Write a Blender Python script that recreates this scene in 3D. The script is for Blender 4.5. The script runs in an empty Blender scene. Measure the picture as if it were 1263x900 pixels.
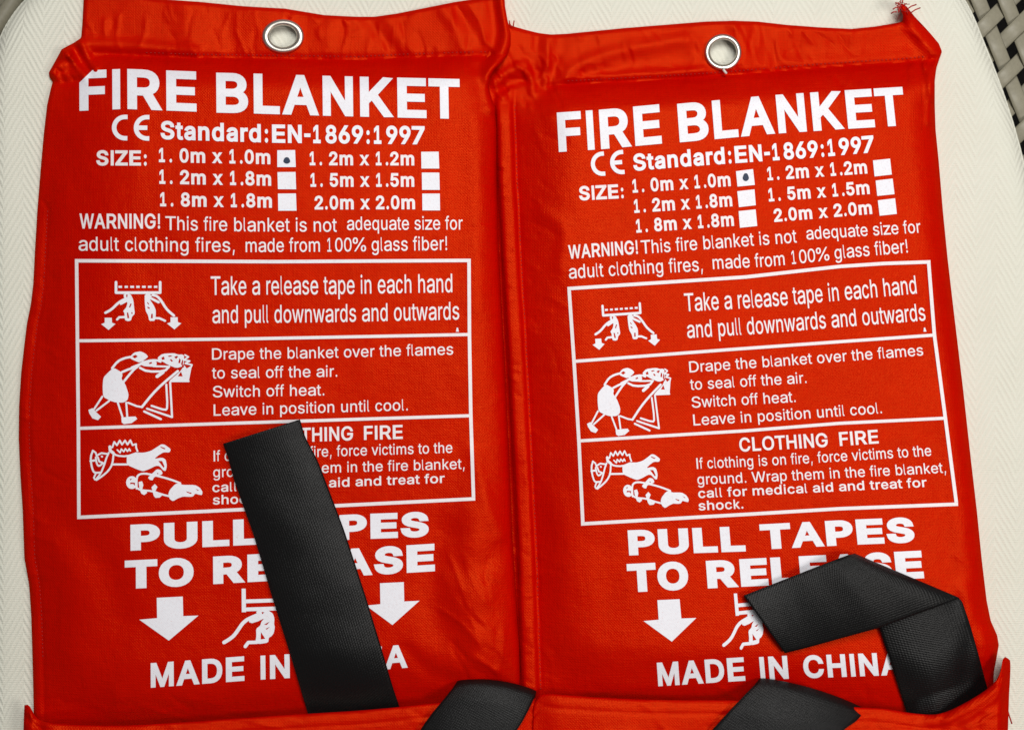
import bpy, bmesh, math, random
import numpy as np
from mathutils import Vector, geometry
random.seed(7)
rng = np.random.default_rng(7)

# ------------------------------------------------------------ scene, camera, light
PX = 0.0003                 # one plan unit (a third of a millimetre) in metres
H = 1500.0                  # camera height in plan units
CX, CY = 631.5, 450.0
scene = bpy.context.scene
COL = scene.collection

cam_d = bpy.data.cameras.new('camera')
cam = bpy.data.objects.new('camera', cam_d)
COL.objects.link(cam)
cam.location = (0, 0, H * PX)
cam_d.sensor_width = 36.0
cam_d.lens = 36.0 * H / 1263.0
cam_d.clip_start = 0.01
cam_d.clip_end = 50
scene.camera = cam

world = bpy.data.worlds.new('World')
scene.world = world
world.use_nodes = True
world.node_tree.nodes['Background'].inputs[0].default_value = (1.0, 0.97, 0.93, 1)
world.node_tree.nodes['Background'].inputs[1].default_value = 0.13

def area(name, loc, target, size, power, color):
    d = bpy.data.lights.new(name, 'AREA')
    d.shape = 'DISK'
    d.size = size
    d.energy = power
    d.color = color
    o = bpy.data.objects.new(name, d)
    COL.objects.link(o)
    o.location = loc
    o.rotation_euler = (Vector(target) - Vector(loc)).to_track_quat('-Z', 'Y').to_euler()
    return o

area('key_lamp', (0.46, -0.14, 0.66), (0.02, 0.0, 0), 0.26, 2.2, (1.0, 0.96, 0.91))
area('ceiling_lamp', (0.08, 0.40, 0.88), (0.0, 0.04, 0), 0.50, 6.9, (1.0, 0.985, 0.96))

vs = scene.view_settings
scene.display_settings.display_device = 'sRGB'
vs.view_transform = 'Standard'
vs.look = 'None'
vs.exposure = 0.0
vs.gamma = 1.0
scene.render.engine = 'CYCLES'
scene.cycles.max_bounces = 6
scene.cycles.use_denoising = True

# ------------------------------------------------------------ helpers
def W(px, py, z):
    """plan units (x right, y down, height z) to metres; the plan was measured from above
    at height H, so raised points lie nearer the middle by their own height"""
    k = (H - z) / H
    return ((px - CX) * PX * k, (CY - py) * PX * k, z * PX)

def Wn(x, y, z):
    k = (H - z) / H
    return np.stack([(x - CX) * PX * k, (CY - y) * PX * k, z * PX], axis=1)

def tag(o, label=None, cat=None, group=None, kind=None):
    if label: o['label'] = label
    if cat: o['category'] = cat
    if group: o['group'] = group
    if kind: o['kind'] = kind
    return o

def empty(name, loc):
    o = bpy.data.objects.new(name, None)
    o.empty_display_size = 0.02
    COL.objects.link(o)
    o.location = loc
    return o

def link(name, verts, faces, mat, parent=None, smooth=True, uvs=None):
    verts = np.asarray(verts, dtype=float)
    if parent is not None:
        r = parent
        while r is not None:
            verts = verts - np.array(r.location)
            r = r.parent
    me = bpy.data.meshes.new(name)
    me.from_pydata(verts.tolist(), [], faces if isinstance(faces, list) else faces.tolist())
    if smooth:
        me.polygons.foreach_set('use_smooth', [True] * len(me.polygons))
    if uvs is not None:
        uv = me.uv_layers.new(name='cloth')
        idx = np.zeros(len(me.loops), dtype=np.int32)
        me.loops.foreach_get('vertex_index', idx)
        uv.data.foreach_set('uv', np.asarray(uvs)[idx].astype(np.float32).ravel())
    me.materials.append(mat)
    me.update()
    o = bpy.data.objects.new(name, me)
    COL.objects.link(o)
    if parent is not None:
        o.parent = parent
    return o

def interp(pts, x):
    pts = np.asarray(pts, float)
    return np.interp(x, pts[:, 0], pts[:, 1])

def resample(pts, n):
    pts = np.asarray(pts, float)
    d = np.r_[0, np.cumsum(np.hypot(*np.diff(pts, axis=0).T))]
    t = np.linspace(0, d[-1], n)
    return np.stack([np.interp(t, d, pts[:, 0]), np.interp(t, d, pts[:, 1])], 1)

def smooth_line(pts, n, it=3):
    """Chaikin rounded polyline resampled to n points"""
    p = np.asarray(pts, float)
    for _ in range(it):
        a = 0.75 * p[:-1] + 0.25 * p[1:]
        b = 0.25 * p[:-1] + 0.75 * p[1:]
        q = np.empty((2 * len(a), p.shape[1])); q[0::2] = a; q[1::2] = b
        p = np.vstack([p[:1], q, p[-1:]])
    return resample(p, n)

def pdist(x, y, line):
    """distance of points to a polyline"""
    line = np.asarray(line, float)
    best = np.full(x.shape, 1e9)
    for a, b in zip(line[:-1], line[1:]):
        d = b - a
        L = max(d @ d, 1e-9)
        t = np.clip(((x - a[0]) * d[0] + (y - a[1]) * d[1]) / L, 0, 1)
        best = np.minimum(best, np.hypot(x - a[0] - t * d[0], y - a[1] - t * d[1]))
    return best

def inside(x, y, poly):
    r = np.zeros(x.shape, bool)
    poly = np.asarray(poly, float)
    n = len(poly)
    j = n - 1
    for i in range(n):
        xi, yi = poly[i]; xj, yj = poly[j]
        if yi != yj:
            c = ((yi > y) != (yj > y)) & (x < (xj - xi) * (y - yi) / (yj - yi) + xi)
            r ^= c
        j = i
    return r

def vnoise(x, y, scale, seed):
    """smooth value noise, about -1..1"""
    g = np.random.default_rng(seed).uniform(-1, 1, (64, 64))
    u = x / scale + 11.3; v = y / scale + 7.9
    i = np.floor(u).astype(int); j = np.floor(v).astype(int)
    fu = u - i; fv = v - j
    fu = fu * fu * (3 - 2 * fu); fv = fv * fv * (3 - 2 * fv)
    g00 = g[i % 64, j % 64]; g10 = g[(i + 1) % 64, j % 64]
    g01 = g[i % 64, (j + 1) % 64]; g11 = g[(i + 1) % 64, (j + 1) % 64]
    return (g00 * (1 - fu) + g10 * fu) * (1 - fv) + (g01 * (1 - fu) + g11 * fu) * fv

def rise(t):
    t = np.clip(t, 0, 1)
    return np.sqrt(np.clip(1 - (1 - t) ** 2, 0, 1))

def sstep(a, b, x):
    t = np.clip((x - a) / (b - a), 0, 1)
    return t * t * (3 - 2 * t)

# ------------------------------------------------------------ materials
def material(name):
    m = bpy.data.materials.new(name)
    m.use_nodes = True
    nt = m.node_tree
    return m, nt, nt.nodes['Principled BSDF']

def nd(nt, t, **kw):
    n = nt.nodes.new(t)
    for k, v in kw.items():
        setattr(n, k, v)
    return n

def mth(nt, op, a, b=None, c=None):
    n = nt.nodes.new('ShaderNodeMath'); n.operation = op
    for i, v in enumerate((a, b, c)):
        if v is None: continue
        if isinstance(v, (int, float)): n.inputs[i].default_value = v
        else: nt.links.new(v, n.inputs[i])
    return n.outputs[0]

def xyz(nt, scale=1.0 / PX):
    tc = nd(nt, 'ShaderNodeNewGeometry')
    mp = nd(nt, 'ShaderNodeVectorMath', operation='SCALE')
    nt.links.new(tc.outputs['Position'], mp.inputs[0])
    mp.inputs['Scale'].default_value = scale
    sp = nd(nt, 'ShaderNodeSeparateXYZ')
    nt.links.new(mp.outputs[0], sp.inputs[0])
    return sp.outputs[0], sp.outputs[1], mp.outputs[0]

def noise(nt, vec, scale, detail=3, rough=0.5):
    n = nd(nt, 'ShaderNodeTexNoise')
    n.inputs['Scale'].default_value = scale
    n.inputs['Detail'].default_value = detail
    n.inputs['Roughness'].default_value = rough
    nt.links.new(vec, n.inputs['Vector'])
    return n.outputs[0]

def weave(nt, x, y, vec, period):
    a = mth(nt, 'SINE', mth(nt, 'MULTIPLY', x, 2 * math.pi / period))
    b = mth(nt, 'SINE', mth(nt, 'MULTIPLY', y, 2 * math.pi / period))
    w = mth(nt, 'MULTIPLY', a, b)
    n = noise(nt, vec, 0.32, 3, 0.65)
    n2 = noise(nt, vec, 0.07, 2)
    return mth(nt, 'ADD', mth(nt, 'ADD', mth(nt, 'MULTIPLY', w, 0.5), mth(nt, 'MULTIPLY', n, 1.5)), mth(nt, 'MULTIPLY', n2, 4.0))

def mix(nt, fac, a, b):
    n = nd(nt, 'ShaderNodeMix', data_type='RGBA')
    if isinstance(fac, float): n.inputs[0].default_value = fac
    else: nt.links.new(fac, n.inputs[0])
    for i, c in ((6, a), (7, b)):
        if isinstance(c, tuple): n.inputs[i].default_value = (*c, 1)
        else: nt.links.new(c, n.inputs[i])
    return n.outputs[2]

def bump(nt, bs, h, dist, strength=1.0):
    b = nd(nt, 'ShaderNodeBump')
    b.inputs['Strength'].default_value = strength
    b.inputs['Distance'].default_value = dist
    nt.links.new(h, b.inputs['Height'])
    nt.links.new(b.outputs[0], bs.inputs['Normal'])

def red_cloth():
    m, nt, bs = material('red_coated_nylon')
    x, y, v = xyz(nt)
    n1 = noise(nt, v, 0.012, 3)
    n2 = noise(nt, v, 0.5, 2)
    f = mth(nt, 'MULTIPLY', mth(nt, 'SUBTRACT', n1, 0.35), 1.6)
    c = mix(nt, f, (0.53, 0.0004, 0.0001), (0.62, 0.0032, 0.0002))
    rb = mth(nt, 'SINE', mth(nt, 'MULTIPLY', y, 2 * math.pi / 3.1))
    # uneven threads: noise stretched along the weft and along the warp
    def streak(sx, sy):
        mp = nd(nt, 'ShaderNodeMapping'); mp.inputs['Scale'].default_value = (sx, sy, 0.02)
        nt.links.new(v, mp.inputs[0])
        return noise(nt, mp.outputs[0], 1.0, 2, 0.6)
    ra = noise(nt, v, 0.9, 2)
    th = mth(nt, 'ADD', streak(0.05, 0.75), streak(0.75, 0.05))
    k = mth(nt, 'ADD', mth(nt, 'MULTIPLY', mth(nt, 'SUBTRACT', th, 0.75), 0.85), mth(nt, 'MULTIPLY', mth(nt, 'MULTIPLY', rb, ra), 0.22))
    k = mth(nt, 'ADD', k, mth(nt, 'MULTIPLY', mth(nt, 'SUBTRACT', n2, 0.45), 0.9))
    k = mth(nt, 'MAXIMUM', mth(nt, 'MINIMUM', k, 1.0), 0.0)
    c2 = mix(nt, k, c, (0.42, 0.0008, 0.0002))
    nt.links.new(c2, bs.inputs['Base Color'])
    bs.inputs['Roughness'].default_value = 0.6
    bs.inputs['Specular IOR Level'].default_value = 0.0
    gl = nd(nt, 'ShaderNodeBsdfAnisotropic')          # warm sheen of the coated threads
    gl.inputs['Color'].default_value = (0.95, 0.17, 0.02, 1)
    gl.inputs['Roughness'].default_value = 0.40
    mx = nd(nt, 'ShaderNodeMixShader'); mx.inputs[0].default_value = 0.07
    nt.links.new(bs.outputs[0], mx.inputs[1]); nt.links.new(gl.outputs[0], mx.inputs[2])
    nt.links.new(mx.outputs[0], nt.nodes['Material Output'].inputs['Surface'])
    hh = mth(nt, 'ADD', weave(nt, x, y, v, 3.4), mth(nt, 'MULTIPLY', th, 1.6))
    bump(nt, bs, hh, 0.00007, 1.0)
    nt.links.new(bs.inputs['Normal'].links[0].from_socket, gl.inputs['Normal'])
    return m

def ink(name='white_ink', a=(0.84, 0.84, 0.90), b=(0.70, 0.68, 0.74)):
    m, nt, bs = material(name)
    x, y, v = xyz(nt)
    n = noise(nt, v, 0.35, 3)
    c = mix(nt, mth(nt, 'MULTIPLY', mth(nt, 'SUBTRACT', n, 0.45), 1.3), a, b)
    sp = nd(nt, 'ShaderNodeMapRange'); sp.inputs[1].default_value = 0.60; sp.inputs[2].default_value = 0.74
    nt.links.new(noise(nt, v, 0.75, 2, 0.6), sp.inputs[0])
    c = mix(nt, mth(nt, 'MULTIPLY', sp.outputs[0], 0.55), c, (0.66, 0.30, 0.28))
    nt.links.new(c, bs.inputs['Base Color'])
    bs.inputs['Roughness'].default_value = 0.5
    bump(nt, bs, weave(nt, x, y, v, 3.0), 0.00003, 0.6)
    return m

def plain(name, col, rough=0.6, metal=0.0, spec=0.5):
    m, nt, bs = material(name)
    x, y, v = xyz(nt)
    n = noise(nt, v, 0.2, 3)
    c = mix(nt, n, tuple(k * 0.8 for k in col), tuple(min(1, k * 1.15) for k in col))
    nt.links.new(c, bs.inputs['Base Color'])
    bs.inputs['Roughness'].default_value = rough
    bs.inputs['Metallic'].default_value = metal
    bs.inputs['Specular IOR Level'].default_value = spec
    return m

def webbing():
    m, nt, bs = material('black_webbing')
    uv = nd(nt, 'ShaderNodeUVMap', uv_map='cloth')
    sp = nd(nt, 'ShaderNodeSeparateXYZ')
    nt.links.new(uv.outputs[0], sp.inputs[0])
    u, v = sp.outputs[0], sp.outputs[1]
    zz = u
    ph = mth(nt, 'ADD', mth(nt, 'MULTIPLY', v, 1.0), mth(nt, 'MULTIPLY', zz, 0.7))
    tw = mth(nt, 'SINE', mth(nt, 'MULTIPLY', ph, 2 * math.pi / 3.1))
    rb = mth(nt, 'SINE', mth(nt, 'MULTIPLY', u, 2 * math.pi / 3.0))
    n = noise(nt, uv.outputs[0], 0.38, 4, 0.75)
    h = mth(nt, 'ADD', mth(nt, 'ADD', mth(nt, 'MULTIPLY', tw, 0.42), mth(nt, 'MULTIPLY', rb, 0.30)), mth(nt, 'MULTIPLY', n, 1.9))
    c = mix(nt, mth(nt, 'MULTIPLY', n, 1.0), (0.001, 0.001, 0.0011), (0.006, 0.006, 0.0064))
    nt.links.new(c, bs.inputs['Base Color'])
    bs.inputs['Roughness'].default_value = 0.40
    bs.inputs['Specular IOR Level'].default_value = 0.26
    bs.inputs['Sheen Weight'].default_value = 0.0
    bs.inputs['Sheen Roughness'].default_value = 0.5
    bump(nt, bs, h, 0.00010, 0.7)
    return m

def herringbone():
    m, nt, bs = material('cream_herringbone')
    x, y, v = xyz(nt)
    w1 = noise(nt, v, 0.02, 2)
    xx = mth(nt, 'ADD', x, mth(nt, 'MULTIPLY', w1, 6.0))
    zz = mth(nt, 'PINGPONG', xx, 25.0)
    ph = mth(nt, 'ADD', mth(nt, 'MULTIPLY', zz, 1.75), y)
    tw = mth(nt, 'SINE', mth(nt, 'MULTIPLY', ph, 2 * math.pi / 12.5))
    th = mth(nt, 'SINE', mth(nt, 'MULTIPLY', y, 2 * math.pi / 2.7))
    n = noise(nt, v, 0.45, 4, 0.65)
    h = mth(nt, 'ADD', mth(nt, 'ADD', mth(nt, 'MULTIPLY', mth(nt, 'MULTIPLY', tw, noise(nt, v, 0.03, 3)), 0.85), mth(nt, 'MULTIPLY', th, 0.16)), mth(nt, 'MULTIPLY', n, 1.1))
    n3 = noise(nt, v, 0.01, 2)
    c = mix(nt, n3, (0.73, 0.725, 0.625), (0.78, 0.78, 0.69))
    f = mth(nt, 'MULTIPLY', mth(nt, 'ADD', mth(nt, 'MULTIPLY', tw, -0.16), 0.26), 0.36)  # soft occlusion shade of the twill grooves, put into the colour
    c = mix(nt, f, c, (0.53, 0.50, 0.39))
    nt.links.new(c, bs.inputs['Base Color'])
    bs.inputs['Roughness'].default_value = 0.9
    bs.inputs['Specular IOR Level'].default_value = 0.1
    bump(nt, bs, h, 0.00027, 0.65)
    return m

RED = red_cloth()
INK = ink()
INK_THIN = ink('thin_white_ink', (0.86, 0.80, 0.82), (0.76, 0.58, 0.60))
WEB = webbing()
CREAM = herringbone()
STEEL = plain('nickel', (0.66, 0.61, 0.55), 0.38, 1.0)
THREAD = plain('red_thread', (0.42, 0.006, 0.004), 0.6)
DOT = plain('blue_black_marker', (0.007, 0.022, 0.06), 0.6)
WICKER = plain('sage_grey_resin_wicker', (0.27, 0.25, 0.185), 0.48)
DARK = plain('gap_shade_black', (0.012, 0.011, 0.010), 0.8)  # near-black painted as the shade behind the wicker
TAN = plain('tan_floor', (0.35, 0.27, 0.20), 0.7)
WHITE_T = plain('white_thread', (0.7, 0.66, 0.62), 0.7)

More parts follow.
